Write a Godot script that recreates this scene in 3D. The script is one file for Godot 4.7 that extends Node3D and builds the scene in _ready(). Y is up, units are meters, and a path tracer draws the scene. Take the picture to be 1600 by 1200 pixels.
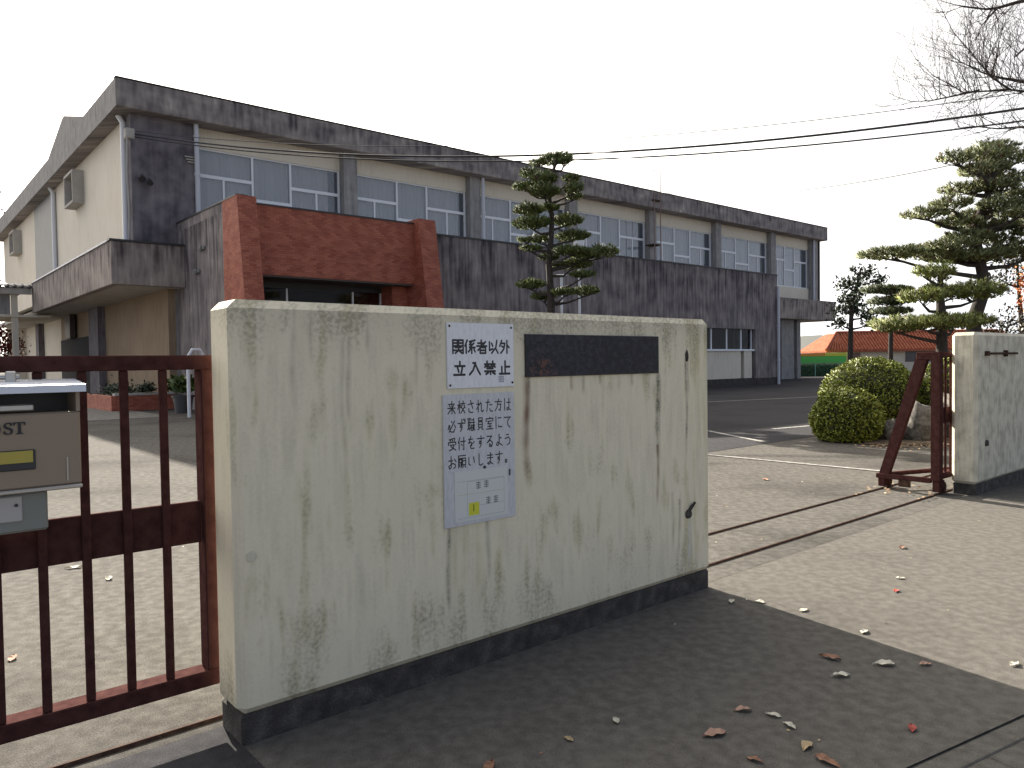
extends Node3D
# A school gate: painted concrete gate wall with signs, steel sliding gates, a stained concrete school hall behind.
# x runs along the gate wall and the facade, -z runs into the yard, metres.

var org := Vector3.ZERO
var rng := RandomNumberGenerator.new()
var M := {}
var used := {}

# ------------------------------------------------------------------ nodes
func numbered(called: String) -> String:
	if not used.has(called):
		used[called] = 0
		return called
	used[called] += 1
	return "%s_%03d" % [called, used[called]]

func tag(o: Node3D, label: String, category := "", group := "", kind := "") -> Node3D:
	if label: o.set_meta("label", label)
	if category: o.set_meta("category", category)
	if group: o.set_meta("group", group)
	if kind: o.set_meta("kind", kind)
	return o

func thing(called: String, label: String, category: String, at: Vector3, group := "") -> Node3D:
	var o := Node3D.new()
	o.name = numbered(called)
	add_child(o)
	o.position = at
	org = at
	tag(o, label, category, group)
	return o

func put(called: String, mesh: Mesh, m: Material, parent: Node = null) -> MeshInstance3D:
	var o := MeshInstance3D.new()
	o.mesh = mesh
	o.material_override = m
	if parent == null:
		o.name = numbered(called)
		add_child(o)
	else:
		o.name = called
		parent.add_child(o, true)
	return o

func struct(called: String, mesh: Mesh, m: Material, parent: Node = null) -> MeshInstance3D:
	var o := put(called, mesh, m, parent)
	if parent == null: o.set_meta("kind", "structure")
	return o

# ------------------------------------------------------------------ geometry buffer
class Buf:
	var v := PackedVector3Array()
	var n := PackedVector3Array()
	var c := PackedColorArray()
	var u := PackedVector2Array()
	var o := Vector3.ZERO
	func tri(a: Vector3, b: Vector3, d: Vector3, na: Vector3, nb: Vector3, nd: Vector3, col := Color.WHITE) -> void:
		if (b - a).cross(d - a).dot(na + nb + nd) > 0.0:
			v.append_array([a - o, d - o, b - o]); n.append_array([na, nd, nb])
		else:
			v.append_array([a - o, b - o, d - o]); n.append_array([na, nb, nd])
		c.append_array([col, col, col])
	func quad(a: Vector3, b: Vector3, d: Vector3, e: Vector3, col := Color.WHITE, out := Vector3.ZERO) -> void:
		var nn := (b - a).cross(d - a)
		if nn.length_squared() < 1e-14: nn = (d - a).cross(e - a)
		nn = nn.normalized()
		if out != Vector3.ZERO and nn.dot(out) < 0.0: nn = -nn
		tri(a, b, d, nn, nn, nn, col)
		tri(a, d, e, nn, nn, nn, col)
	func box(a: Vector3, b: Vector3, bev := 0.0, col := Color.WHITE) -> void:
		var lo := Vector3(minf(a.x, b.x), minf(a.y, b.y), minf(a.z, b.z))
		var hi := Vector3(maxf(a.x, b.x), maxf(a.y, b.y), maxf(a.z, b.z))
		var mid := (lo + hi) * 0.5
		var h := (hi - lo) * 0.5
		var k := minf(bev, minf(h.x, minf(h.y, h.z)) * 0.9)
		for ax in 3:
			var p := (ax + 1) % 3
			var q := (ax + 2) % 3
			for s in [-1.0, 1.0]:
				var cs := []
				for w in [[-1.0, -1.0], [1.0, -1.0], [1.0, 1.0], [-1.0, 1.0]]:
					var x := Vector3.ZERO
					x[ax] = s * h[ax]
					x[p] = w[0] * (h[p] - k)
					x[q] = w[1] * (h[q] - k)
					cs.append(mid + x)
				var out := Vector3.ZERO
				out[ax] = s
				quad(cs[0], cs[1], cs[2], cs[3], col, out)
		if k <= 0.0: return
		for ax in 3:
			var p := (ax + 1) % 3
			var q := (ax + 2) % 3
			for sp in [-1.0, 1.0]:
				for sq in [-1.0, 1.0]:
					var pts := []
					for w in [[-1.0, 0], [1.0, 0], [1.0, 1], [-1.0, 1]]:
						var x := Vector3.ZERO
						x[ax] = w[0] * (h[ax] - k)
						x[p] = sp * (h[p] - (k if w[1] == 1 else 0.0))
						x[q] = sq * (h[q] - (0.0 if w[1] == 1 else k))
						pts.append(mid + x)
					var out := Vector3.ZERO
					out[p] = sp
					out[q] = sq
					quad(pts[0], pts[1], pts[2], pts[3], col, out)
		for sx in [-1.0, 1.0]:
			for sy in [-1.0, 1.0]:
				for sz in [-1.0, 1.0]:
					var s := Vector3(sx, sy, sz)
					var nn := s.normalized()
					tri(mid + s * (h - Vector3(0, k, k)), mid + s * (h - Vector3(k, 0, k)), mid + s * (h - Vector3(k, k, 0)), nn, nn, nn, col)
	func tube(pts: Array, rad: Array, sides := 8, col := Color.WHITE, caps := true) -> void:
		var rings := []
		var ref := Vector3(0.31, 0.17, 0.93)
		for i in pts.size():
			var d: Vector3 = (pts[mini(i + 1, pts.size() - 1)] - pts[maxi(i - 1, 0)]).normalized()
			if absf(d.dot(ref)) > 0.95: ref = Vector3(0.9, 0.1, -0.3)
			var s := d.cross(ref).normalized()
			var t := s.cross(d)
			var ring := []
			for k in sides:
				var a := TAU * k / sides
				ring.append([pts[i] + (s * cos(a) + t * sin(a)) * rad[i], s * cos(a) + t * sin(a)])
			rings.append(ring)
		for i in pts.size() - 1:
			for k in sides:
				var a0 = rings[i][k]; var a1 = rings[i][(k + 1) % sides]
				var b0 = rings[i + 1][k]; var b1 = rings[i + 1][(k + 1) % sides]
				tri(a0[0], a1[0], b1[0], a0[1], a1[1], b1[1], col)
				tri(a0[0], b1[0], b0[0], a0[1], b1[1], b0[1], col)
		if caps:
			for e in [0, pts.size() - 1]:
				var d: Vector3 = (pts[e] - pts[1 if e == 0 else e - 1]).normalized()
				for k in range(1, sides - 1):
					tri(rings[e][0][0], rings[e][k][0], rings[e][k + 1][0], d, d, d, col)
	func prism(poly: Array, ax: int, lo: float, hi: float, col := Color.WHITE) -> void:
		# a convex polygon in the two other axes (in order), drawn along axis ax
		var p := (ax + 1) % 3
		var q := (ax + 2) % 3
		var at := func(w: Vector2, h: float) -> Vector3:
			var x := Vector3.ZERO
			x[p] = w.x; x[q] = w.y; x[ax] = h
			return x
		var mid := Vector2.ZERO
		for w in poly: mid += w / poly.size()
		var out := Vector3.ZERO
		out[ax] = 1.0
		for i in range(1, poly.size() - 1):
			tri(at.call(poly[0], hi), at.call(poly[i], hi), at.call(poly[i + 1], hi), out, out, out, col)
			tri(at.call(poly[0], lo), at.call(poly[i], lo), at.call(poly[i + 1], lo), -out, -out, -out, col)
		for i in poly.size():
			var a: Vector2 = poly[i]
			var b: Vector2 = poly[(i + 1) % poly.size()]
			var away := Vector3.ZERO
			var w := (a + b) * 0.5 - mid
			away[p] = w.x; away[q] = w.y
			quad(at.call(a, lo), at.call(b, lo), at.call(b, hi), at.call(a, hi), col, away)
	func blob(mid: Vector3, r: Vector3, rings := 8, sides := 12, bump := 0.0, sd := 0, col := Color.WHITE) -> void:
		var f := FastNoiseLite.new()
		f.seed = sd
		f.frequency = 1.1
		var at := func(i: int, k: int) -> Vector3:
			var a := PI * i / rings - PI * 0.5
			var b := TAU * (k % sides) / sides
			var d := Vector3(cos(a) * cos(b), sin(a), cos(a) * sin(b))
			return mid + d * r * (1.0 + bump * f.get_noise_3dv(d * 1.3 + mid))
		for i in rings:
			for k in sides:
				var a: Vector3 = at.call(i, k); var b: Vector3 = at.call(i, k + 1)
				var d: Vector3 = at.call(i + 1, k + 1); var e: Vector3 = at.call(i + 1, k)
				var r2 := r * r
				var na := ((a - mid) / r2).normalized(); var nb := ((b - mid) / r2).normalized()
				var nd := ((d - mid) / r2).normalized(); var ne := ((e - mid) / r2).normalized()
				if i > 0: tri(a, b, d, na, nb, nd, col)
				if i < rings - 1: tri(a, d, e, na, nd, ne, col)
	func mesh() -> ArrayMesh:
		var a := []
		a.resize(Mesh.ARRAY_MAX)
		a[Mesh.ARRAY_VERTEX] = v
		a[Mesh.ARRAY_NORMAL] = n
		a[Mesh.ARRAY_COLOR] = c
		if u.size() == v.size(): a[Mesh.ARRAY_TEX_UV] = u
		var m := ArrayMesh.new()
		m.add_surface_from_arrays(Mesh.PRIMITIVE_TRIANGLES, a)
		return m

func buf() -> Buf:
	var b := Buf.new()
	b.o = org
	return b

func bx(a: Vector3, b: Vector3, bev := 0.0) -> ArrayMesh:
	var q := buf()
	q.box(a, b, bev)
	return q.mesh()

func tb(pts: Array, rad: Array, sides := 8) -> ArrayMesh:
	var q := buf()
	q.tube(pts, rad, sides)
	return q.mesh()

# ------------------------------------------------------------------ textures
func noise_bytes(sd: int, freq: float, w: int, h: int, oct := 4, sx := 1, sy := 1, type := FastNoiseLite.TYPE_SIMPLEX_SMOOTH) -> PackedByteArray:
	var f := FastNoiseLite.new()
	f.seed = sd
	f.noise_type = type
	f.frequency = freq
	f.fractal_octaves = oct
	var im := f.get_seamless_image(w / sx, h / sy, false, false, 0.15)
	im.convert(Image.FORMAT_L8)
	if sx > 1 or sy > 1: im.resize(w, h, Image.INTERPOLATE_CUBIC)
	return im.get_data()

func wall_noise(sd: int, freq: float, w: int, h: int, oct: int, sy := 1) -> PackedByteArray:
	var f := FastNoiseLite.new()
	f.seed = sd
	f.noise_type = FastNoiseLite.TYPE_SIMPLEX_SMOOTH
	f.frequency = freq
	f.fractal_octaves = oct
	var im := f.get_image(w, h / sy)
	im.convert(Image.FORMAT_L8)
	if sy > 1: im.resize(w, h, Image.INTERPOLATE_CUBIC)
	return im.get_data()

func ramp(stops: Array) -> PackedByteArray:
	# stops: [[at, linear colour], ...] -> 256 sRGB triplets
	var g := Gradient.new()
	g.offsets = PackedFloat32Array(stops.map(func(s): return s[0]))
	g.colors = PackedColorArray(stops.map(func(s): return s[1].linear_to_srgb()))
	var lut := PackedByteArray()
	for i in 256:
		var q := g.sample(i / 255.0)
		lut.append_array([int(q.r * 255), int(q.g * 255), int(q.b * 255)])
	return lut

func layered(w: int, h: int, layers: Array, stops: Array, gain := 1.0) -> ImageTexture:
	# layers: [[bytes, weight], ...] of the same size, summed about their middle and coloured
	var lut := ramp(stops)
	var data := PackedByteArray()
	data.resize(w * h * 3)
	var a: PackedByteArray = layers[0][0]
	var wa: float = layers[0][1] * gain
	var b: PackedByteArray = layers[1][0]
	var wb: float = layers[1][1] * gain
	var c: PackedByteArray = layers[2][0]
	var wc: float = layers[2][1] * gain
	for i in w * h:
		var t := clampi(int(128.0 + (a[i] - 128) * wa + (b[i] - 128) * wb + (c[i] - 128) * wc), 0, 255) * 3
		data[i * 3] = lut[t]; data[i * 3 + 1] = lut[t + 1]; data[i * 3 + 2] = lut[t + 2]
	var im := Image.create_from_data(w, h, false, Image.FORMAT_RGB8, data)
	im.generate_mipmaps()
	return ImageTexture.create_from_image(im)

func grey(w: int, h: int, bytes: PackedByteArray) -> ImageTexture:
	return ImageTexture.create_from_image(Image.create_from_data(w, h, false, Image.FORMAT_L8, bytes))

func lin(r: float, g: float, b: float) -> Color:
	return Color(r, g, b)

func plain(r: float, g: float, b: float, rough := 0.7, metal := 0.0, vc := false) -> StandardMaterial3D:
	var m := StandardMaterial3D.new()
	m.albedo_color = Color(r, g, b).linear_to_srgb()
	m.roughness = rough
	m.metallic = metal
	m.vertex_color_use_as_albedo = vc
	return m

func textured(t: Texture2D, scale: float, rough: float, bump: Texture2D = null, depth := 0.3, vc := false) -> StandardMaterial3D:
	var m := StandardMaterial3D.new()
	m.albedo_texture = t
	m.uv1_triplanar = true
	m.uv1_world_triplanar = true
	m.uv1_triplanar_sharpness = 8.0
	m.uv1_scale = Vector3.ONE * scale
	m.roughness = rough
	m.vertex_color_use_as_albedo = vc
	if bump:
		m.heightmap_enabled = true
		m.heightmap_texture = bump
		m.heightmap_scale = depth
	return m

# ------------------------------------------------------------------ _ready
func _ready() -> void:
	rng.seed = 7
	light_and_camera()
	make_materials()
	ground()
	school_hall()
	corridor()
	far_things()
	gate_walls()
	sliding_gates()
	signs()
	mailbox()
	plants()
	wires_and_poles()
	litter()

func light_and_camera() -> void:
	var yaw := deg_to_rad(40.237)
	var pitch := deg_to_rad(-1.631)
	var roll := deg_to_rad(-0.812)
	var f := Vector3(sin(yaw) * cos(pitch), sin(pitch), -cos(yaw) * cos(pitch))
	var r := Vector3(cos(yaw), 0, sin(yaw))
	var u := r.cross(f)
	var r2 := r * cos(roll) + u * sin(roll)
	var u2 := -r * sin(roll) + u * cos(roll)
	var cam := Camera3D.new()
	cam.name = "camera"
	add_child(cam)
	cam.transform = Transform3D(Basis(r2, u2, -f), Vector3(0, 1.45, 0))
	cam.fov = 54.075
	cam.near = 0.05
	cam.far = 2000.0
	cam.current = true
	var sun := DirectionalLight3D.new()
	sun.name = "sun"
	add_child(sun)
	var to_sun := Vector3(0.15, 0, -1).normalized() * cos(deg_to_rad(30.0)) + Vector3(0, sin(deg_to_rad(30.0)), 0)
	sun.look_at_from_position(Vector3.ZERO, -to_sun)
	sun.light_energy = 1.6
	sun.light_color = Color(1.0, 0.965, 0.91)
	sun.light_angular_distance = 0.6
	sun.shadow_enabled = true
	var sm := ProceduralSkyMaterial.new()
	sm.sky_top_color = Color(0.235, 0.285, 0.37)
	sm.sky_horizon_color = Color(0.61, 0.635, 0.67)
	sm.sky_curve = 0.25
	sm.ground_horizon_color = Color(0.4, 0.39, 0.37)
	sm.ground_bottom_color = Color(0.25, 0.24, 0.22)
	sm.sun_angle_max = 110.0
	sm.sun_curve = 0.58
	var sky := Sky.new()
	sky.sky_material = sm
	var e := Environment.new()
	e.background_mode = Environment.BG_SKY
	e.sky = sky
	e.tonemap_mode = Environment.TONE_MAPPER_LINEAR
	e.tonemap_exposure = 2.95
	e.sdfgi_enabled = true
	e.ssao_enabled = true
	e.ssil_enabled = true
	var we := WorldEnvironment.new()
	we.name = "world_environment"
	we.environment = e
	add_child(we)

func make_materials() -> void:
	var fine := noise_bytes(11, 0.16, 512, 512, 3)
	var mid := noise_bytes(12, 0.018, 512, 512, 5)
	var wide := noise_bytes(13, 0.006, 512, 512, 4)
	var streak := noise_bytes(14, 0.05, 512, 512, 4, 1, 16)
	var streak2 := noise_bytes(15, 0.09, 512, 512, 3, 1, 10)
	var grit := noise_bytes(16, 0.42, 512, 512, 2)
	var fine_t := grey(512, 512, fine)
	var grit_t := grey(512, 512, grit)
	# weathered concrete of the hall: black algae streaks on grey
	var conc := [[0.0, lin(0.036, 0.032, 0.040)], [0.3, lin(0.100, 0.089, 0.101)], [0.5, lin(0.150, 0.134, 0.147)], [0.75, lin(0.205, 0.188, 0.195)], [1.0, lin(0.31, 0.29, 0.28)]]
	M.stained = textured(layered(512, 512, [[streak, 0.42], [streak2, 0.30], [mid, 0.26]], conc, 1.0), 0.17, 0.92, fine_t, 0.4)
	M.blotched = textured(layered(512, 512, [[mid, 0.45], [wide, 0.35], [streak, 0.25]], conc, 1.0), 0.15, 0.92, fine_t, 0.4)
	M.fascia = drip_material(1536, 64, 61, 48.0, 0.97, 260, 0.9, [[0.0, lin(0.055, 0.047, 0.052)], [0.3, lin(0.140, 0.122, 0.121)], [0.55, lin(0.226, 0.199, 0.190)], [0.8, lin(0.305, 0.275, 0.251)], [1.0, lin(0.512, 0.468, 0.400)]], 6.33, 11.07)
	M.annex = drip_material(1024, 256, 71, 24.3, 6.3, 420, 0.55, [[0.0, lin(0.041, 0.035, 0.039)], [0.3, lin(0.120, 0.102, 0.105)], [0.55, lin(0.201, 0.173, 0.170)], [0.8, lin(0.275, 0.242, 0.227)], [1.0, lin(0.415, 0.374, 0.324)]], 15.3, 6.21)
	M.canopy = drip_material(512, 64, 81, 10.0, 1.43, 150, 1.0, [[0.0, lin(0.061, 0.049, 0.049)], [0.3, lin(0.159, 0.129, 0.121)], [0.55, lin(0.250, 0.211, 0.192)], [0.8, lin(0.329, 0.287, 0.254)], [1.0, lin(0.464, 0.409, 0.346)]], 5.98, 5.63)
	var pale := [[0.0, lin(0.12, 0.115, 0.117)], [0.4, lin(0.24, 0.23, 0.226)], [1.0, lin(0.38, 0.365, 0.34)]]
	M.pier = textured(layered(512, 512, [[streak, 0.5], [mid, 0.4], [fine, 0.12]], pale), 0.2, 0.9, fine_t, 0.3)
	var cream := [[0.0, lin(0.48, 0.43, 0.35)], [0.45, lin(0.65, 0.59, 0.49)], [1.0, lin(0.73, 0.68, 0.58)]]
	M.cream = textured(layered(512, 512, [[streak2, 0.35], [wide, 0.3], [fine, 0.1]], cream), 0.15, 0.85)
	M.tan = textured(layered(512, 512, [[streak2, 0.35], [wide, 0.3], [fine, 0.1]], [[0.0, lin(0.15, 0.105, 0.065)], [0.5, lin(0.26, 0.185, 0.12)], [1.0, lin(0.36, 0.28, 0.19)]]), 0.15, 0.85)
	var soff := [[0.0, lin(0.30, 0.28, 0.25)], [1.0, lin(0.52, 0.5, 0.46)]]
	M.soffit = textured(layered(512, 512, [[mid, 0.4], [wide, 0.4], [fine, 0.1]], soff), 0.2, 0.9)
	var shut := [[0.0, lin(0.13, 0.13, 0.13)], [1.0, lin(0.24, 0.24, 0.235)]]
	M.shutter = textured(layered(512, 512, [[streak2, 0.3], [wide, 0.3], [fine, 0.05]], shut), 0.3, 0.6)
	# brick skin of the porch: courses too small to tell apart at this distance
	M.brick = brick_material()
	# plinth and kerb concrete
	var dark := [[0.0, lin(0.020, 0.018, 0.017)], [0.5, lin(0.052, 0.046, 0.042)], [1.0, lin(0.12, 0.11, 0.10)]]
	M.plinth = textured(layered(512, 512, [[mid, 0.7], [fine, 0.4], [wide, 0.3]], dark), 0.9, 0.95, fine_t, 0.4)
	# old pale asphalt and concrete paving, patches from vertex colours
	var asph := [[0.0, lin(0.046, 0.043, 0.039)], [0.5, lin(0.104, 0.098, 0.088)], [1.0, lin(0.20, 0.19, 0.172)]]
	M.asphalt = textured(layered(512, 512, [[grit, 1.0], [fine, 0.5], [mid, 0.45]], asph), 1.1, 0.96, grit_t, 0.35, true)
	M.asphalt.metallic_specular = 0.15
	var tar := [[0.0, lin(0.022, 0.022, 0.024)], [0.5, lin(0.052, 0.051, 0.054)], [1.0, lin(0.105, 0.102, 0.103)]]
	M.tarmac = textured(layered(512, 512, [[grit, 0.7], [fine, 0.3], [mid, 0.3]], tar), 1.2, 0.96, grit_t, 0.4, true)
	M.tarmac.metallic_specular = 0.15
	var apr := [[0.0, lin(0.062, 0.058, 0.052)], [0.5, lin(0.113, 0.106, 0.094)], [1.0, lin(0.175, 0.165, 0.148)]]
	M.apron = textured(layered(512, 512, [[grit, 0.85], [fine, 0.45], [mid, 0.5]], apr), 1.3, 0.96, grit_t, 0.2, true)
	M.apron.metallic_specular = 0.15
	var grav := [[0.0, lin(0.05, 0.047, 0.043)], [0.5, lin(0.16, 0.15, 0.135)], [1.0, lin(0.40, 0.38, 0.35)]]
	M.gravel = textured(layered(512, 512, [[grit, 0.5], [fine, 0.9], [mid, 0.3]], grav), 0.5, 0.95, fine_t, 2.0)
	M.soil = textured(layered(512, 512, [[grit, 0.5], [fine, 0.6], [mid, 0.4]], [[0.0, lin(0.03, 0.022, 0.015)], [0.5, lin(0.09, 0.066, 0.042)], [1.0, lin(0.2, 0.15, 0.09)]]), 0.6, 0.98, fine_t, 1.5)
	M.rock = textured(layered(512, 512, [[mid, 0.7], [fine, 0.5], [wide, 0.4]], [[0.0, lin(0.05, 0.045, 0.04)], [0.5, lin(0.16, 0.145, 0.125)], [1.0, lin(0.36, 0.34, 0.30)]]), 1.2, 0.95, fine_t, 1.5)
	# red brown gate paint, scuffed
	var paint := [[0.0, lin(0.026, 0.012, 0.012)], [0.4, lin(0.058, 0.025, 0.023)], [0.75, lin(0.082, 0.037, 0.032)], [1.0, lin(0.16, 0.085, 0.064)]]
	M.gate = textured(layered(512, 512, [[mid, 0.55], [fine, 0.25], [grit, 0.15]], paint), 1.6, 0.85, fine_t, 0.05)
	M.gate.metallic_specular = 0.06
	M.rail = textured(layered(512, 512, [[mid, 0.55], [fine, 0.4], [grit, 0.3]], [[0.0, lin(0.02, 0.013, 0.01)], [0.5, lin(0.06, 0.036, 0.026)], [1.0, lin(0.16, 0.09, 0.055)]]), 2.0, 0.85)
	M.rail.metallic_specular = 0.2
	M.white_paint = textured(layered(512, 512, [[mid, 0.9], [fine, 0.6], [grit, 0.6]], [[0.0, lin(0.10, 0.095, 0.085)], [0.5, lin(0.23, 0.22, 0.20)], [1.0, lin(0.55, 0.54, 0.52)]]), 1.2, 0.85)
	M.white_metal = plain(0.66, 0.67, 0.70, 0.45)
	M.frame = plain(0.74, 0.76, 0.80, 0.4)
	M.pipe = plain(0.50, 0.51, 0.56, 0.5)
	M.dark_metal = plain(0.03, 0.03, 0.032, 0.5)
	M.steel = plain(0.42, 0.41, 0.39, 0.38, 0.9)
	M.room = plain(0.05, 0.05, 0.055, 0.9)
	M.curtain = plain(0.53, 0.535, 0.54, 0.9)
	M.glass = StandardMaterial3D.new()
	M.glass.albedo_color = Color(0.50, 0.53, 0.57, 0.26)
	M.glass.transparency = BaseMaterial3D.TRANSPARENCY_ALPHA
	M.glass.roughness = 0.03
	M.glass.metallic_specular = 0.7
	M.dim_glass = M.glass.duplicate()
	M.dim_glass.albedo_color = Color(0.10, 0.09, 0.09, 0.25)
	M.dim_glass.metallic_specular = 0.2
	M.bark = textured(layered(512, 512, [[streak2, 0.6], [fine, 0.5], [mid, 0.3]], [[0.0, lin(0.015, 0.012, 0.011)], [0.5, lin(0.05, 0.040, 0.034)], [1.0, lin(0.12, 0.10, 0.085)]]), 1.3, 0.95, fine_t, 1.2)
	M.leaf = plain(1, 1, 1, 0.55, 0.0, true)
	M.leaf.backlight = Color(0.5, 0.5, 0.2)
	M.needle = plain(1, 1, 1, 0.6, 0.0, true)
	M.needle.backlight = Color(0.4, 0.4, 0.2)
	M.dry = plain(1, 1, 1, 0.8, 0.0, true)
	M.tile = textured(layered(512, 512, [[mid, 0.6], [fine, 0.3], [wide, 0.3]], [[0.0, lin(0.16, 0.05, 0.03)], [0.5, lin(0.34, 0.115, 0.07)], [1.0, lin(0.5, 0.24, 0.16)]]), 0.5, 0.95)
	M.tile.metallic_specular = 0.1
	M.grey_tile = textured(layered(512, 512, [[mid, 0.6], [fine, 0.3], [wide, 0.3]], [[0.0, lin(0.05, 0.05, 0.052)], [0.5, lin(0.12, 0.12, 0.122)], [1.0, lin(0.25, 0.25, 0.25)]]), 0.8, 0.5)
	M.roof_metal = plain(0.32, 0.32, 0.33, 0.5)
	M.wall_side = wall_texture_side(mid, fine, streak2)

func drip_material(w: int, h: int, sd: int, wide_m: float, high_m: float, drips: int, longest: float, stops: Array, x0: float, y1: float) -> StandardMaterial3D:
	# weathering that hangs from the top edge of one wall: grain, clouds, and runs of black algae
	var a := wall_noise(sd, 0.10, w, h, 4, 8)
	var b := wall_noise(sd + 1, 0.020, w, h, 5)
	var c := wall_noise(sd + 2, 0.30, w, h, 2)
	var run := PackedFloat32Array()
	run.resize(w * h)
	var g := RandomNumberGenerator.new()
	g.seed = sd
	for k in drips:
		var x := g.randi_range(0, w - 1)
		var reach := int(h * longest * pow(g.randf(), 1.6)) + 2
		var half := g.randi_range(1, 3)
		var dark := g.randf_range(0.25, 1.0)
		for y in mini(h, reach):
			var t := float(y) / reach
			for dx in range(-half, half + 1):
				var xx := x + dx
				if xx < 0 or xx >= w: continue
				var i := y * w + xx
				run[i] = maxf(run[i], dark * (1.0 - t * t) * (1.0 - absf(dx) / (half + 1.0)))
	var lut := ramp(stops)
	var data := PackedByteArray()
	data.resize(w * h * 3)
	for i in w * h:
		var t := clampi(int(140.0 + (a[i] - 128) * 0.55 + (b[i] - 128) * 0.55 + (c[i] - 128) * 0.12 - run[i] * 105.0), 0, 255) * 3
		data[i * 3] = lut[t]; data[i * 3 + 1] = lut[t + 1]; data[i * 3 + 2] = lut[t + 2]
	var im := Image.create_from_data(w, h, false, Image.FORMAT_RGB8, data)
	im.generate_mipmaps()
	var m := StandardMaterial3D.new()
	m.albedo_texture = ImageTexture.create_from_image(im)
	m.roughness = 0.92
	m.set_meta("place", [x0, y1, wide_m, high_m])
	return m

func bxd(a: Vector3, b: Vector3, m: StandardMaterial3D, bev := 0.0) -> ArrayMesh:
	# box laid with a drip texture: u runs along the wall and round its corners, v down from the top
	var q := buf()
	q.box(a, b, bev)
	var pl: Array = m.get_meta("place")
	for p in q.v:
		var w := p + org
		q.u.append(Vector2((w.x - pl[0] - (w.z + 23.1) * 1.0) / pl[2], (pl[1] - w.y) / pl[3]))
	return q.mesh()

func brick_material() -> StandardMaterial3D:
	# 2.4 m square of 200 x 67 mm brick slips with thin joints
	var s := 768
	var im := Image.create(s, s, false, Image.FORMAT_RGB8)
	var hgt := Image.create(s, s, false, Image.FORMAT_L8)
	var g := RandomNumberGenerator.new()
	g.seed = 3
	im.fill(Color(0.13, 0.058, 0.045).linear_to_srgb())
	hgt.fill(Color(0.2, 0.2, 0.2))
	var f := FastNoiseLite.new()
	f.seed = 8
	f.frequency = 0.006
	for row in 36:
		for k in 12:
			var x := int((k + (0.5 if row % 2 else 0.0)) * s / 12.0)
			var y := int(row * s / 36.0)
			var t := clampf(0.5 + 0.9 * f.get_noise_2d(x, y) + g.randf_range(-0.32, 0.32), 0.0, 1.0)
			var q := lin(0.28, 0.066, 0.038).lerp(lin(0.43, 0.135, 0.078), t)
			for o in [0, -s]:
				im.fill_rect(Rect2i(x + o + 1, y + 1, s / 12 - 2, s / 36 - 2), q.linear_to_srgb())
				hgt.fill_rect(Rect2i(x + o + 1, y + 1, s / 12 - 2, s / 36 - 2), Color(0.8, 0.8, 0.8))
	im.generate_mipmaps()
	return textured(ImageTexture.create_from_image(im), 1.0 / 2.4, 0.75, ImageTexture.create_from_image(hgt), 0.4)

func wall_texture_side(mid: PackedByteArray, fine: PackedByteArray, streak: PackedByteArray) -> StandardMaterial3D:
	var stops := [[0.0, lin(0.20, 0.18, 0.13)], [0.3, lin(0.38, 0.35, 0.27)], [0.55, lin(0.60, 0.56, 0.44)], [1.0, lin(0.74, 0.70, 0.57)]]
	return textured(layered(512, 512, [[streak, 0.28], [mid, 0.4], [fine, 0.12]], stops), 0.55, 0.85, grey(512, 512, fine), 0.12)

# ------------------------------------------------------------------ ground
func sheet(x0: float, x1: float, z0: float, z1: float, y: float, step: float, sd: int, amount: float, front_cut := Vector2.ZERO) -> ArrayMesh:
	# a flat grid whose vertex colours carry large worn patches
	var f := FastNoiseLite.new()
	f.seed = sd
	f.frequency = 0.35
	f.fractal_octaves = 4
	var nx := int(ceil((x1 - x0) / step))
	var nz := int(ceil((z1 - z0) / step))
	var v := PackedVector3Array(); var n := PackedVector3Array(); var c := PackedColorArray(); var idx := PackedInt32Array()
	for j in nz + 1:
		for i in nx + 1:
			var x := lerpf(x0, x1, float(i) / nx)
			var t := float(j) / nz
			var ze := z1 + (front_cut.x + front_cut.y * x if front_cut != Vector2.ZERO else 0.0)
			var z := lerpf(z0, ze, t)
			v.append(Vector3(x, y, z))
			n.append(Vector3.UP)
			var k := 1.0 + amount * (f.get_noise_2d(x, z) * 1.3 + 0.3 * f.get_noise_2d(x * 2.2 + 40.0, z * 3.0) + 0.6 * f.get_noise_2d(x * 7.0, z * 9.0 + 90.0))
			c.append(Color(k, k * (1.0 - 0.02 * amount * f.get_noise_2d(z, x)), k))
	for j in nz:
		for i in nx:
			var a := j * (nx + 1) + i
			idx.append_array([a, a + 1, a + nx + 2, a, a + nx + 2, a + nx + 1])
	var ar := []
	ar.resize(Mesh.ARRAY_MAX)
	ar[Mesh.ARRAY_VERTEX] = v; ar[Mesh.ARRAY_NORMAL] = n; ar[Mesh.ARRAY_COLOR] = c; ar[Mesh.ARRAY_INDEX] = idx
	var m := ArrayMesh.new()
	m.add_surface_from_arrays(Mesh.PRIMITIVE_TRIANGLES, ar)
	return m

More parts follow.
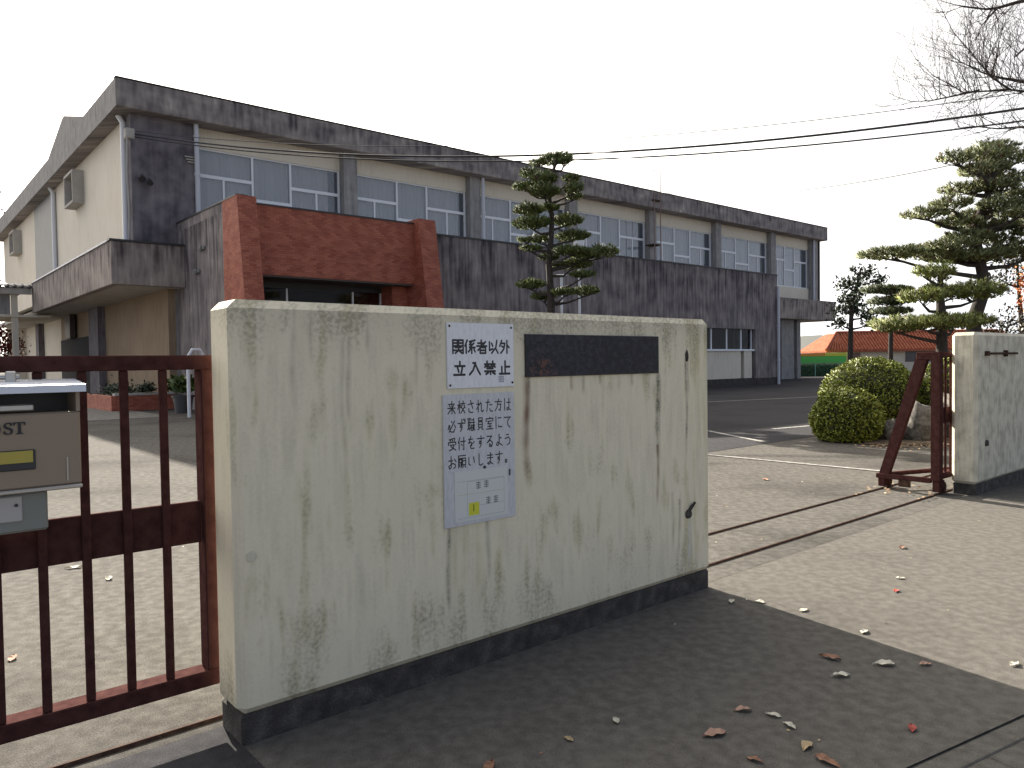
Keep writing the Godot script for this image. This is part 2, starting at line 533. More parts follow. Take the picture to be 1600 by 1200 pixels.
func ground() -> void:
	org = Vector3.ZERO
	struct("ground", bx(Vector3(-600, -0.5, -600), Vector3(600, -0.07, 600)), M.plinth)
	struct("school_yard", sheet(-30, 70, -70, -2.9, 0.0, 0.3, 21, 0.42), M.asphalt)
	struct("far_ground", bx(Vector3(-600, -0.06, -600), Vector3(600, -0.012, -3.2)), M.asphalt)
	# concrete apron in front of the gate, its street edge runs slightly askew
	struct("apron", sheet(-6, 16, -2.893, -1.63, 0.002, 0.12, 22, 0.20, Vector2(0.0, 0.19)), M.apron)
	struct("apron_side", bx(Vector3(-6, -0.06, -2.9), Vector3(16, -0.004, -2.0)), M.plinth)
	# dark sheet painting in the shade left of the gate wall, and the tarmac of the parking yard by the hall
	struct("shade_patch", sheet(-6, 1.03, -3.045, -1.9, 0.005, 0.25, 24, 0.3), M.tarmac)
	var lot := sheet(8.9, 58, -34, -7.0, 0.004, 0.45, 25, 0.3, Vector2(0.0001, 0.0))
	struct("parking_tarmac", lot, M.tarmac)
	# gutter along the street: edging strip and cover slabs
	var ang := atan2(0.19, 1.0)
	var g := Node3D.new()
	g.name = "street_gutter"
	add_child(g)
	g.set_meta("kind", "structure")
	g.position = Vector3(0, 0, -1.63)
	g.rotation.y = -ang
	org = Vector3.ZERO
	var strip := bx(Vector3(0, -0.05, 0.008), Vector3(1.994, 0.0, 0.10), 0.005)
	for k in range(-2, 7):
		var s := put("edging_strip", strip, M.apron, g)
		s.position.x = k * 2.0
	put("joint_filling", bx(Vector3(-5.0, -0.065, -0.01), Vector3(14.0, -0.006, 0.46)), M.apron, g)
	var slab := bx(Vector3(0, -0.06, 0.107), Vector3(0.595, -0.002, 0.47), 0.006)
	for k in range(-6, 22):
		var s := put("gutter_cover", slab, M.apron, g)
		s.position.x = k * 0.6 + 0.11
	struct("street", sheet(-60, 60, -1.0, 60, -0.03, 3.0, 23, 0.15), M.asphalt)
	# sliding gate rails let into the ground
	for z in [-3.13, -3.69]:
		var b := buf()
		b.prism([Vector2(-0.004, z - 0.019), Vector2(-0.004, z + 0.019), Vector2(0.014, z + 0.006), Vector2(0.014, z - 0.006)], 0, -3.6, 13.5)
		var o := struct("gate_rail", b.mesh(), M.rail)
		o.set_meta("label", "rusty steel gate rail in the ground, " + ("nearer the street" if z > -3.4 else "nearer the yard"))
	# painted lines in the yard
	for l in [[Vector2(12.9, -9.1), Vector2(11.82, -7.2), 0.10], [Vector2(9.63, -7.2), Vector2(9.73, -3.95), 0.09], [Vector2(15.6, -8.1), Vector2(14.1, -8.35), 0.12], [Vector2(21.0, -15.5), Vector2(27.5, -14.0), 0.12]]:
		var a: Vector2 = l[0]
		var d: Vector2 = (l[1] - l[0]).normalized()
		var w: Vector2 = Vector2(-d.y, d.x) * l[2] * 0.5
		var e: Vector2 = l[1]
		var b := buf()
		b.quad(Vector3(a.x - w.x, 0.009, a.y - w.y), Vector3(a.x + w.x, 0.009, a.y + w.y), Vector3(e.x + w.x, 0.009, e.y + w.y), Vector3(e.x - w.x, 0.009, e.y - w.y), Color.WHITE, Vector3.UP)
		struct("painted_line", b.mesh(), M.white_paint)
	# planting bed behind the right gate
	var b := buf()
	var ring := []
	for p in [[12.5, -5.7], [13.1, -4.7], [16.0, -3.6], [26, -3.6], [34, -6.5], [34, -14.5], [28, -14.0], [19, -7.8], [13.8, -6.7]]:
		ring.append(Vector3(p[0], 0.03, p[1]))
	var mid := Vector3(18, 0.05, -6)
	for i in ring.size():
		var a: Vector3 = ring[i]
		var d: Vector3 = ring[(i + 1) % ring.size()]
		b.tri(a, d, mid, Vector3.UP, Vector3.UP, Vector3.UP)
		b.quad(a, d, d * Vector3(1, -1, 1), a * Vector3(1, -1, 1))
	struct("planting_bed", b.mesh(), M.soil)
	# gravel strip along the foot of the hall
	org = Vector3.ZERO
	struct("gravel_strip", bx(Vector3(-6, -0.05, -31), Vector3(6.6, 0.02, -23.3), 0.02), M.gravel)

# ------------------------------------------------------------------ the hall
func school_hall() -> void:
	var h := thing("school_hall", "long two storey concrete school hall with black weather stains behind the gate", "building", Vector3(6.88, 0, -28))
	# upper storey core and gable wall
	put("gable_wall", bx(Vector3(6.88, 5.0, -29.3), Vector3(7.2, 10.15, -61)), M.cream, h)
	put("lower_gable_wall", bx(Vector3(7.95, 0, -28.1), Vector3(8.2, 4.3, -48.0)), M.tan, h)
	put("lower_gable_wall", bx(Vector3(7.95, 0, -48.0), Vector3(8.2, 4.3, -60.7)), M.cream, h)
	put("corner_pier", bx(Vector3(6.86, 4.3, -27.98), Vector3(9.1, 10.15, -29.3)), M.blotched, h)
	put("rear_wall", bx(Vector3(6.9, 0, -60.7), Vector3(53.8, 10.15, -61)), M.cream, h)
	put("end_wall", bx(Vector3(53.55, 4.3, -28.0), Vector3(53.85, 10.15, -61)), M.pier, h)
	put("end_pier", bx(Vector3(52.6, 5.0, -28.0), Vector3(53.85, 10.15, -28.5)), M.pier, h)
	put("lower_front_wall", bx(Vector3(8.2, 0, -28.1), Vector3(50.3, 4.3, -28.4)), M.pier, h)
	put("lower_end_wall", bx(Vector3(50.5, 0, -28.4), Vector3(50.8, 4.3, -60)), M.pier, h)
	put("interior_wall", bx(Vector3(9, 4.4, -30.6), Vector3(53, 10.0, -30.8)), M.room, h)
	put("interior_floor", bx(Vector3(7.2, 4.3, -28.4), Vector3(53.5, 4.5, -60.7)), M.room, h)
	# roof slab with its deep fascia
	put("roof_fascia", bxd(Vector3(6.36, 10.12, -27.5), Vector3(54.05, 11.06, -61.5), M.fascia, 0.03), M.fascia, h)
	put("side_fascia", bx(Vector3(6.33, 10.13, -27.53), Vector3(6.36, 11.05, -61.5)), M.pier, h)  # paler than the front: this side's stronger light is put into its colour
	put("fascia_flashing", bx(Vector3(6.32, 11.06, -27.47), Vector3(54.08, 11.09, -27.7)), M.dark_metal, h)
	var rr := buf()
	rr.prism([Vector2(11.05, -32.3), Vector2(12.62, -38.3), Vector2(12.62, -38.7), Vector2(11.05, -44.6)], 0, 6.7, 52)
	put("upper_roof", rr.mesh(), M.pier, h)
	# first floor canopy slab all round
	put("canopy_front", bxd(Vector3(5.98, 4.2, -27.2), Vector3(8.29, 5.62, -27.5), M.canopy, 0.02), M.canopy, h)
	put("canopy_side", bxd(Vector3(5.98, 4.2, -27.5), Vector3(6.25, 5.62, -43.4), M.canopy, 0.02), M.canopy, h)
	put("canopy_soffit", bx(Vector3(6.25, 4.22, -27.5), Vector3(8.3, 4.42, -60.0)), M.soffit, h)
	put("canopy_coping", bx(Vector3(5.93, 5.62, -27.15), Vector3(8.3, 5.68, -27.55)), M.dark_metal, h)
	put("canopy_coping", bx(Vector3(5.93, 5.62, -27.55), Vector3(6.3, 5.68, -43.45)), M.pipe, h)
	put("canopy_front", bxd(Vector3(39.5, 4.2, -27.2), Vector3(54.6, 5.62, -27.5), M.canopy, 0.02), M.canopy, h)
	put("canopy_side", bx(Vector3(54.3, 4.2, -27.5), Vector3(54.6, 5.62, -61), 0.02), M.stained, h)
	put("canopy_soffit", bx(Vector3(39.5, 4.22, -27.5), Vector3(54.3, 4.42, -60)), M.soffit, h)
	# pilotis under the right end
	for p in [[48.35, -27.95], [50.45, -27.95]]:
		put("column", bx(Vector3(p[0], 0, p[1]), Vector3(p[0] + 0.5, 4.22, p[1] - 0.5), 0.02), M.pier, h)
	# columns between the bays
	var col_x := [15.45, 21.9, 28.35, 34.8, 41.25, 47.7]
	for x in col_x:
		put("column", bx(Vector3(x - 0.62, 5.0, -27.96), Vector3(x, 10.12, -28.5), 0.015), M.pier, h)
	var left := [9.1] + col_x
	var right := col_x.map(func(x): return x - 0.62) + [52.6]
	for i in 7:
		var a: float = left[i]
		var b: float = right[i]
		put("spandrel_panel", bx(Vector3(a, 9.42, -28.3), Vector3(b, 10.12, -28.5)), M.cream, h)
		put("sill_wall", bx(Vector3(a, 4.3, -28.25), Vector3(b, 6.56, -28.5)), M.cream if i == 6 else M.pier, h)
		facade_window(h, a, b, 6.56, 9.42, -28.4, i)
	# window boxes and the shutter panel on the gable
	for z in [[-35.6, -37.4, 8.35, 9.72], [-53.0, -54.8, 8.35, 9.72]]:
		var w := buf()
		w.box(Vector3(6.45, z[3] - 0.12, z[0]), Vector3(6.9, z[3], z[1]), 0.01)
		w.box(Vector3(6.45, z[2], z[0]), Vector3(6.9, z[2] + 0.12, z[1]), 0.01)
		w.box(Vector3(6.45, z[2] + 0.12, z[0]), Vector3(6.9, z[3] - 0.12, z[0] - 0.12), 0.01)
		w.box(Vector3(6.45, z[2] + 0.12, z[1] + 0.12), Vector3(6.9, z[3] - 0.12, z[1]), 0.01)
		var wb := put("window_box", w.mesh(), M.soffit, h)
		put("pane", bx(Vector3(6.7, z[2] + 0.12, z[0] - 0.12), Vector3(6.72, z[3] - 0.12, z[1] + 0.12)), plain(0.12, 0.11, 0.09, 0.1), wb)
	put("shutter_panel", bx(Vector3(6.84, 5.7, -42.5), Vector3(6.9, 10.1, -48.0)), M.shutter, h)
	# annex in front
	put("annex_upper_wall", bxd(Vector3(15.3, 3.1, -23.1), Vector3(39.5, 6.2, -23.4), M.annex), M.annex, h)
	put("annex_lower_wall", bxd(Vector3(15.3, 0, -23.1), Vector3(31.0, 3.1, -23.4), M.annex), M.annex, h)
	put("annex_end_pier", bxd(Vector3(37.25, 0, -23.1), Vector3(39.5, 3.1, -23.4), M.annex), M.annex, h)
	put("annex_end_wall", bxd(Vector3(39.2, 0, -23.4), Vector3(39.5, 6.2, -28.1), M.annex), M.annex, h)
	put("annex_coping", bx(Vector3(15.3, 6.2, -23.06), Vector3(39.55, 6.26, -23.45)), M.dark_metal, h)
	put("annex_roof", bx(Vector3(8.4, 5.7, -23.4), Vector3(39.2, 5.8, -28.1)), M.soffit, h)
	put("annex_side_wall", bxd(Vector3(8.29, 0, -23.4), Vector3(8.6, 6.5, -28.1), M.annex), M.annex, h)
	put("annex_side_coping", bx(Vector3(8.26, 6.5, -22.25), Vector3(8.63, 6.55, -28.1)), M.dark_metal, h)
	put("dado_panel", bx(Vector3(31.0, 0.42, -23.22), Vector3(36.0, 1.9, -23.4)), M.cream, h)
	put("dado_panel", bx(Vector3(36.25, 0.42, -23.18), Vector3(37.0, 1.9, -23.4)), M.cream, h)
	put("plinth", bx(Vector3(31.0, 0, -23.16), Vector3(37.25, 0.42, -23.4)), M.plinth, h)
	put("plinth", bx(Vector3(37.25, 0, -23.06), Vector3(39.52, 0.4, -23.1)), M.plinth, h)
	# ground floor window of the annex
	var wf := buf()
	wf.box(Vector3(31.0, 1.9, -23.12), Vector3(37.2, 2.0, -23.45), 0.01)
	for x in [31.0, 33.35, 34.75, 36.1, 37.1]:
		wf.box(Vector3(x, 2.0, -23.3), Vector3(x + 0.09, 3.1, -23.38))
	var win := put("window", wf.mesh(), M.frame, h)
	for x in [31.09, 33.44, 34.84, 36.19]:
		put("pane", bx(Vector3(x, 2.0, -23.33), Vector3(x + (2.26 if x < 32 else (1.31 if x < 34 else (1.26 if x < 35 else 0.91))), 3.1, -23.345)), M.dim_glass, win)
	put("interior_wall", bx(Vector3(30.0, 0, -25.8), Vector3(39.2, 5.6, -26)), M.room, h)
	porch(h)
	# rainwater pipes
	for p in [[9.0, -27.88, 5.68, 10.1], [21.98, -27.88, 6.0, 10.1], [52.75, -27.9, 5.62, 10.1], [39.42, -22.98, 0.0, 5.55], [8.36, -27.05, 0.0, 4.2]]:
		var t := buf()
		var r := 0.085 if p[0] != 8.36 else 0.05
		t.tube([Vector3(p[0], p[2], p[1]), Vector3(p[0], p[3], p[1])], [r, r], 10)
		for y in [0.25, 0.6, 0.9]:
			var yy := lerpf(p[2], p[3], y)
			t.tube([Vector3(p[0], yy - 0.05, p[1]), Vector3(p[0], yy + 0.05, p[1])], [r * 1.25, r * 1.25], 10)
		put("downpipe", t.mesh(), M.pipe, h)
	for p in [[6.78, -28.6], [6.78, -41.9]]:
		var t := buf()
		t.tube([Vector3(p[0], 5.6, p[1]), Vector3(p[0], 9.9, p[1]), Vector3(p[0] - 0.15, 10.15, p[1])], [0.1, 0.1, 0.1], 10)
		put("downpipe", t.mesh(), M.white_metal, h)
	# conduit and brackets at the corner
	var cb := buf()
	cb.box(Vector3(6.7, 9.25, -27.95), Vector3(7.0, 9.6, -28.25), 0.03)
	cb.tube([Vector3(6.75, 9.3, -28.0), Vector3(6.72, 8.2, -28.0), Vector3(6.76, 6.8, -28.02), Vector3(6.72, 5.7, -28.0)], [0.03, 0.03, 0.03, 0.03], 6)
	put("cable_bracket", cb.mesh(), M.soffit, h)
	for q in [[Vector3(7.15, 7.95, -27.98), 0.12], [Vector3(7.4, 7.85, -27.98), 0.1]]:
		var fl := buf()
		fl.tube([q[0], q[0] + Vector3(0, 0.05, 0.12)], [0.02, 0.02], 6)
		fl.tube([q[0] + Vector3(0, 0.05, 0.1), q[0] + Vector3(-0.03, -0.1, 0.3)], [q[1] * 0.6, q[1]], 10)
		put("floodlight", fl.mesh(), M.dark_metal, h)
	var fp := buf()
	for k in 3:
		fp.box(Vector3(8.6 + k * 0.05, 8.9 - k * 0.09, -27.9), Vector3(8.9 + k * 0.05, 8.94 - k * 0.09, -27.97))
	put("cable_clamp", fp.mesh(), M.soffit, h)
	for q in [Vector3(8.2, 5.3, -25.26), Vector3(8.2, 4.6, -25.8)]:
		var fl := buf()
		fl.blob(q, Vector3(0.075, 0.1, 0.075), 6, 10)
		fl.box(q + Vector3(0.02, -0.04, -0.3), q + Vector3(0.09, 0.06, 0.2), 0.01)
		put("wall_lamp", fl.mesh(), M.shutter, h)
	# door and piers under the left canopy
	put("door", bx(Vector3(7.85, 0, -39.9), Vector3(7.95, 3.0, -47.6)), plain(0.018, 0.018, 0.022, 0.95), h)
	put("pier", bx(Vector3(7.65, 0, -37.6), Vector3(7.95, 4.22, -39.5)), M.stained, h)
	put("pier", bx(Vector3(7.65, 0, -53.5), Vector3(7.95, 4.22, -54.6)), M.stained, h)
	put("door_canopy_post", bx(Vector3(7.6, 3.0, -43.6), Vector3(7.85, 4.22, -44.9)), plain(0.05, 0.035, 0.03, 0.6), h)

func facade_window(h: Node3D, a: float, b: float, y0: float, y1: float, z: float, i: int) -> void:
	var w := b - a
	var m1 := a + w * 0.365
	var m2 := a + w * 0.63
	var f := buf()
	var t := 0.075
	var yt := y1 - 0.98
	var ym := y1 - 1.64
	for x in [a, m1 - t * 0.5, m2 - t * 0.5, b - t]:
		f.box(Vector3(x, y0, z + 0.05), Vector3(x + t, y1, z - 0.03))
	f.box(Vector3(a, y0, z + 0.06), Vector3(b, y0 + 0.07, z - 0.03))
	f.box(Vector3(a, y1 - 0.05, z + 0.045), Vector3(b, y1, z - 0.03))
	f.box(Vector3(a, yt - 0.07, z + 0.04), Vector3(m1, yt + 0.05, z - 0.02))
	f.box(Vector3(m2, yt - 0.07, z + 0.04), Vector3(b, yt + 0.05, z - 0.02))
	f.box(Vector3(m1, ym - 0.07, z + 0.04), Vector3(m2, ym + 0.05, z - 0.02))
	var c1 := a + (m1 - a) * 0.46
	var c2 := m2 + (b - m2) * 0.5
	f.box(Vector3(c1, y0, z + 0.035), Vector3(c1 + t, yt, z - 0.02))
	f.box(Vector3(c2, y0, z + 0.035), Vector3(c2 + t, yt, z - 0.02))
	var o := put("window", f.mesh(), M.frame, h)
	for q in [[a, m1, yt, y1], [a, c1, y0, yt], [c1, m1, y0, yt], [m1, m2, ym, y1], [m1, m2, y0, ym], [m2, b, yt, y1], [m2, c2, y0, yt], [c2, b, y0, yt]]:
		put("pane", bx(Vector3(q[0] + 0.02, q[2] + 0.02, z + 0.006), Vector3(q[1] - 0.02, q[3] - 0.02, z)), M.glass, o)
	# drawn curtains hang close behind the panes, open a little at the right
	var g := RandomNumberGenerator.new()
	g.seed = 100 + i
	for s in [[a + 0.05, m1 - 0.02], [m1 + 0.02, m2 - 0.02], [m2 + 0.02, b - w * (0.05 + 0.05 * g.randf())]]:
		var c := buf()
		var n := 26
		var k0 := g.randf() * 6.0
		for j in n:
			var xa := lerpf(s[0], s[1], float(j) / n)
			var xb := lerpf(s[0], s[1], float(j + 1) / n)
			var za := z - 0.16 + 0.028 * sin(j * 1.7 + k0) + 0.012 * sin(j * 3.9)
			var zb := z - 0.16 + 0.028 * sin((j + 1) * 1.7 + k0) + 0.012 * sin((j + 1) * 3.9)
			c.quad(Vector3(xa, y0, za), Vector3(xb, y0, zb), Vector3(xb, y1, zb), Vector3(xa, y1, za), Color.WHITE, Vector3(0, 0, 1))
		put("curtain", c.mesh(), M.curtain, o)

func porch(h: Node3D) -> void:
	# brick faced entrance: two battered fins, a deep beam between them, glass screen set back below
	for x in [[8.27, 8.86], [14.62, 15.32]]:
		var f := buf()
		f.prism([Vector2(0.0, -23.4), Vector2(6.52, -23.4), Vector2(6.52, -22.2), Vector2(0.0, -21.25)], 0, x[0], x[1])
		put("brick_fin", f.mesh(), M.brick, h)
	put("brick_beam", bx(Vector3(8.86, 4.25, -22.5), Vector3(14.62, 6.36, -22.95)), M.brick, h)
	put("beam_coping", bx(Vector3(8.86, 6.36, -22.47), Vector3(14.62, 6.41, -22.98)), M.dark_metal, h)
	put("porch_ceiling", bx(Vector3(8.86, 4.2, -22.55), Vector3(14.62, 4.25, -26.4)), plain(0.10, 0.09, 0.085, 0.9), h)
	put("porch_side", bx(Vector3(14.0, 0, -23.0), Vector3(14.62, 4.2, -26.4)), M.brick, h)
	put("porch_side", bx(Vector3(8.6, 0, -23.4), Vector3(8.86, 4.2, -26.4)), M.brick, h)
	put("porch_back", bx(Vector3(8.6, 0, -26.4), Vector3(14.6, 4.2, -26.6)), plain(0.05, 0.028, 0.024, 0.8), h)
	var f := buf()
	for x in [8.86, 10.42, 12.84, 13.95]:
		f.box(Vector3(x, 0, -23.78), Vector3(x + 0.06, 4.2, -23.86))
	put("transom", bx(Vector3(8.86, 4.0, -23.75), Vector3(14.0, 4.2, -23.88)), M.dark_metal, h)
	var o := put("entrance_screen", f.mesh(), M.frame, h)
	for q in [[8.92, 10.42], [10.48, 12.84], [12.9, 13.95]]:
		put("pane", bx(Vector3(q[0], 0.05, -23.81), Vector3(q[1], 4.05, -23.82)), M.dim_glass, o)

func corridor() -> void:
	var c := thing("covered_passage", "low passage roof of grey tiles joining the hall at far left", "passage", Vector3(3.0, 0, -43.5))
	put("eave_board", bx(Vector3(-8, 5.1, -43.2), Vector3(5.95, 5.42, -43.4)), M.soffit, c)
	put("ceiling", bx(Vector3(-8, 4.0, -43.4), Vector3(6.8, 4.12, -48)), M.cream, c)
	put("upper_wall", bx(Vector3(-8, 4.12, -43.6), Vector3(5.1, 5.1, -43.8)), M.pier, c)
	put("post", bx(Vector3(5.15, 0, -43.5), Vector3(5.4, 5.1, -43.75)), M.cream, c)
	put("post", bx(Vector3(1.5, 0, -43.5), Vector3(1.75, 5.1, -43.75)), M.cream, c)
	var rf := buf()
	rf.prism([Vector2(5.42, -43.1), Vector2(5.75, -45.6), Vector2(5.42, -48.1)], 0, -8, 5.98)
	var roof := put("roof", rf.mesh(), M.grey_tile, c)
	# each rounded eave tile of the roof edge
	org = Vector3.ZERO
	var t := buf()
	t.tube([Vector3(0, 0, 0.05), Vector3(0, 0.05, 0), Vector3(0, 0.33, -2.4)], [0.08, 0.10, 0.10], 8)
	var tm := t.mesh()
	for k in 45:
		var o := put("roof_tile", tm, M.grey_tile, roof)
		o.position = Vector3(5.85 - k * 0.3, 5.42, -43.12) - c.position

# ------------------------------------------------------------------ far away
func far_things() -> void:
	org = Vector3.ZERO
	var b := buf()
	var f := FastNoiseLite.new()
	f.seed = 5
	f.frequency = 0.02
	var side := Vector3(0.66, 0, 0.75)
	var top := []
	for k in 60:
		var s := -70.0 + k * 5.0
		var y := 11.5 * exp(-pow((s - 2.0) / 34.0, 2.0)) + 3.5 + 2.0 * f.get_noise_1d(s * 4.0)
		top.append([Vector3(383, 0, -200) + side * s, y])
	for k in 59:
		var p: Vector3 = top[k][0]; var q: Vector3 = top[k + 1][0]
		var py := Vector3(p.x + 40, top[k][1], p.z - 25); var qy := Vector3(q.x + 40, top[k + 1][1], q.z - 25)
		b.quad(p - Vector3(0, 0.2, 0), q - Vector3(0, 0.2, 0), qy, py, Color.WHITE, Vector3(-1, 1, 1))
		b.quad(py, qy, q + Vector3(120, -0.2, -75), p + Vector3(120, -0.2, -75), Color.WHITE, Vector3(0, 1, 0))
	struct("hill", b.mesh(), plain(0.16, 0.165, 0.15, 0.95))
	# low house with orange tiled roof, turned to face the yard
	var h := thing("tiled_house", "low cream house with orange tiled hip roof beyond the yard", "house", Vector3(62.0, 0, -29.0))
	h.rotation.y = -deg_to_rad(40.24)
	org = Vector3.ZERO
	put("wall", bx(Vector3(-1.6, 0, -5.5), Vector3(14, 2.1, -0.7)), M.cream, h)
	put("window", bx(Vector3(4.3, 1.05, -0.72), Vector3(7.9, 2.0, -0.64), 0.01), plain(0.06, 0.05, 0.06, 0.25), h)
	put("window", bx(Vector3(-1.0, 1.4, -0.72), Vector3(0.5, 1.85, -0.64), 0.01), plain(0.16, 0.09, 0.07, 0.4), h)
	var r := buf()
	r.quad(Vector3(-2.6, 2.06, 0), Vector3(15, 2.06, 0), Vector3(13.2, 3.55, -2.0), Vector3(-0.9, 3.55, -2.0), Color.WHITE, Vector3(0, 1, 1))
	r.quad(Vector3(-2.6, 2.06, 0), Vector3(-2.6, 2.06, -6.2), Vector3(-0.9, 3.55, -4.2), Vector3(-0.9, 3.55, -2.0), Color.WHITE, Vector3(-1, 1, 0))
	r.quad(Vector3(-2.6, 2.06, -6.2), Vector3(15, 2.06, -6.2), Vector3(13.2, 3.55, -4.2), Vector3(-0.9, 3.55, -4.2), Color.WHITE, Vector3(0, 1, -1))
	r.quad(Vector3(-0.9, 3.55, -2.0), Vector3(13.2, 3.55, -2.0), Vector3(13.2, 3.55, -4.2), Vector3(-0.9, 3.55, -4.2), Color.WHITE, Vector3.UP)
	r.quad(Vector3(15, 2.06, 0), Vector3(15, 2.06, -6.2), Vector3(13.2, 3.55, -4.2), Vector3(13.2, 3.55, -2.0), Color.WHITE, Vector3(1, 1, 0))
	r.box(Vector3(-2.6, 1.92, 0), Vector3(15, 2.06, -6.2))
	var roof := put("roof", r.mesh(), M.tile, h)
	var ribs := buf()
	for k in 66:
		var x := -2.4 + k * 0.26
		var xt := clampf(x, -0.9, 13.2)
		ribs.tube([Vector3(x, 2.1, 0.02), Vector3(lerpf(x, xt, 0.5), 2.85, -0.98), Vector3(xt, 3.58, -1.97)], [0.075, 0.075, 0.075], 6)
	for y in [0.35, 0.68]:
		ribs.tube([Vector3(lerpf(-2.6, -0.9, y), lerpf(2.06, 3.55, y) + 0.02, -2.0 * y), Vector3(lerpf(15, 13.2, y), lerpf(2.06, 3.55, y) + 0.02, -2.0 * y)], [0.04, 0.04], 5)
	ribs.tube([Vector3(-2.6, 2.12, 0.0), Vector3(-0.9, 3.62, -2.0)], [0.12, 0.12], 6)
	ribs.tube([Vector3(-0.9, 3.62, -2.0), Vector3(13.2, 3.62, -2.0)], [0.12, 0.12], 6)
	put("tile_ribs", ribs.mesh(), M.tile, roof).set_meta("kind", "stuff")
	# bright painted playground barrier, hedge and wire fence in front of it
	var p := thing("playground_barrier", "bright green barrier with orange and yellow top edge beside the house", "barrier", Vector3(58.4, 0, -31.6))
	p.rotation.y = -deg_to_rad(40.24)
	org = Vector3.ZERO
	put("board", bx(Vector3(-1.6, 1.05, -0.06), Vector3(3.3, 1.62, 0), 0.01), plain(0.10, 0.52, 0.10, 0.6), p)
	put("top_edge", bx(Vector3(-1.6, 1.62, -0.08), Vector3(1.6, 1.86, 0.02), 0.01), plain(0.72, 0.30, 0.05, 0.6), p)
	put("top_edge", bx(Vector3(1.6, 1.62, -0.08), Vector3(3.3, 1.86, 0.02), 0.01), plain(0.62, 0.62, 0.06, 0.6), p)
	put("base", bx(Vector3(-1.6, 0, -0.1), Vector3(3.3, 1.05, -0.01), 0.01), plain(0.55, 0.53, 0.5, 0.7), p)
	put("post", bx(Vector3(3.3, 0, -0.12), Vector3(3.55, 1.9, 0.04), 0.01), plain(0.62, 0.66, 0.2, 0.6), p)
	var g := thing("mesh_fence", "green wire mesh fence standing in front of the clipped hedge", "fence", Vector3(57.0, 0, -31.0))
	g.rotation.y = -deg_to_rad(40.24)
	org = Vector3.ZERO
	for k in 4:
		put("post", tb([Vector3(-1 + k * 1.9, 0, 0), Vector3(-1 + k * 1.9, 0.95, 0)], [0.035, 0.035], 6), plain(0.25, 0.5, 0.42, 0.5), g)
	var w := buf()
	for k in 10:
		w.tube([Vector3(-1, 0.05 + k * 0.1, 0), Vector3(4.7, 0.05 + k * 0.1, 0)], [0.006, 0.006], 4)
	put("wire_mesh", w.mesh(), plain(0.06, 0.3, 0.2, 0.5), g)
	hedge_box("clipped_hedge", "low clipped hedge behind the green mesh fence", Vector3(58.6, 0, -30.4), Vector3(6.2, 0.98, 0.8), -deg_to_rad(40.24))

func hedge_box(called: String, label: String, at: Vector3, size: Vector3, turn: float) -> void:
	var h := thing(called, label, "hedge", at)
	h.rotation.y = turn
	org = Vector3.ZERO
	put("core", bx(Vector3(-size.x * 0.5, 0, -size.z * 0.5), Vector3(size.x * 0.5, size.y - 0.06, size.z * 0.5), 0.05), plain(0.02, 0.028, 0.012, 0.9), h)
	var b := buf()
	for k in 3500:
		var p := Vector3(rng.randf_range(-0.5, 0.5) * size.x, rng.randf_range(0.1, 1.0) * size.y, rng.randf_range(-0.5, 0.5) * size.z)
		if k % 2: p.y = size.y * rng.randf_range(0.9, 1.03)
		else: p.z = size.z * (0.5 + rng.randf_range(-0.05, 0.05))
		leaf(b, p, Vector3(0, 0.7, 0.4), 0.1, lin(0.06, 0.12, 0.02).lerp(lin(0.14, 0.20, 0.03), rng.randf()))
	put("foliage", b.mesh(), M.leaf, h)

func leaf(b: Buf, p: Vector3, up: Vector3, size: float, col: Color) -> void:
	var d := (Vector3(rng.randf_range(-1, 1), rng.randf_range(-0.7, 1), rng.randf_range(-1, 1)) + up).normalized()
	var s := d.cross(Vector3(rng.randf_range(-1, 1), rng.randf_range(-1, 1), rng.randf_range(-1, 1))).normalized()
	var n := (d.cross(s) * 0.6 + up.normalized() * 0.6).normalized()
	var a := p - d * size * 0.5
	var e := p + d * size * 0.5
	b.tri(a, p + s * size * 0.27, e, n, n, n, col)
	b.tri(a, e, p - s * size * 0.27, n, n, n, col)

# ------------------------------------------------------------------ gate walls
const WX0 := 1.015
const WX1 := 4.03
const WZ := -2.82
const WB := -3.065
const WT := 1.705

func soft(e0: float, e1: float, x: float) -> float:
	var t := clampf((x - e0) / (e1 - e0), 0.0, 1.0)
	return t * t * (3.0 - 2.0 * t)

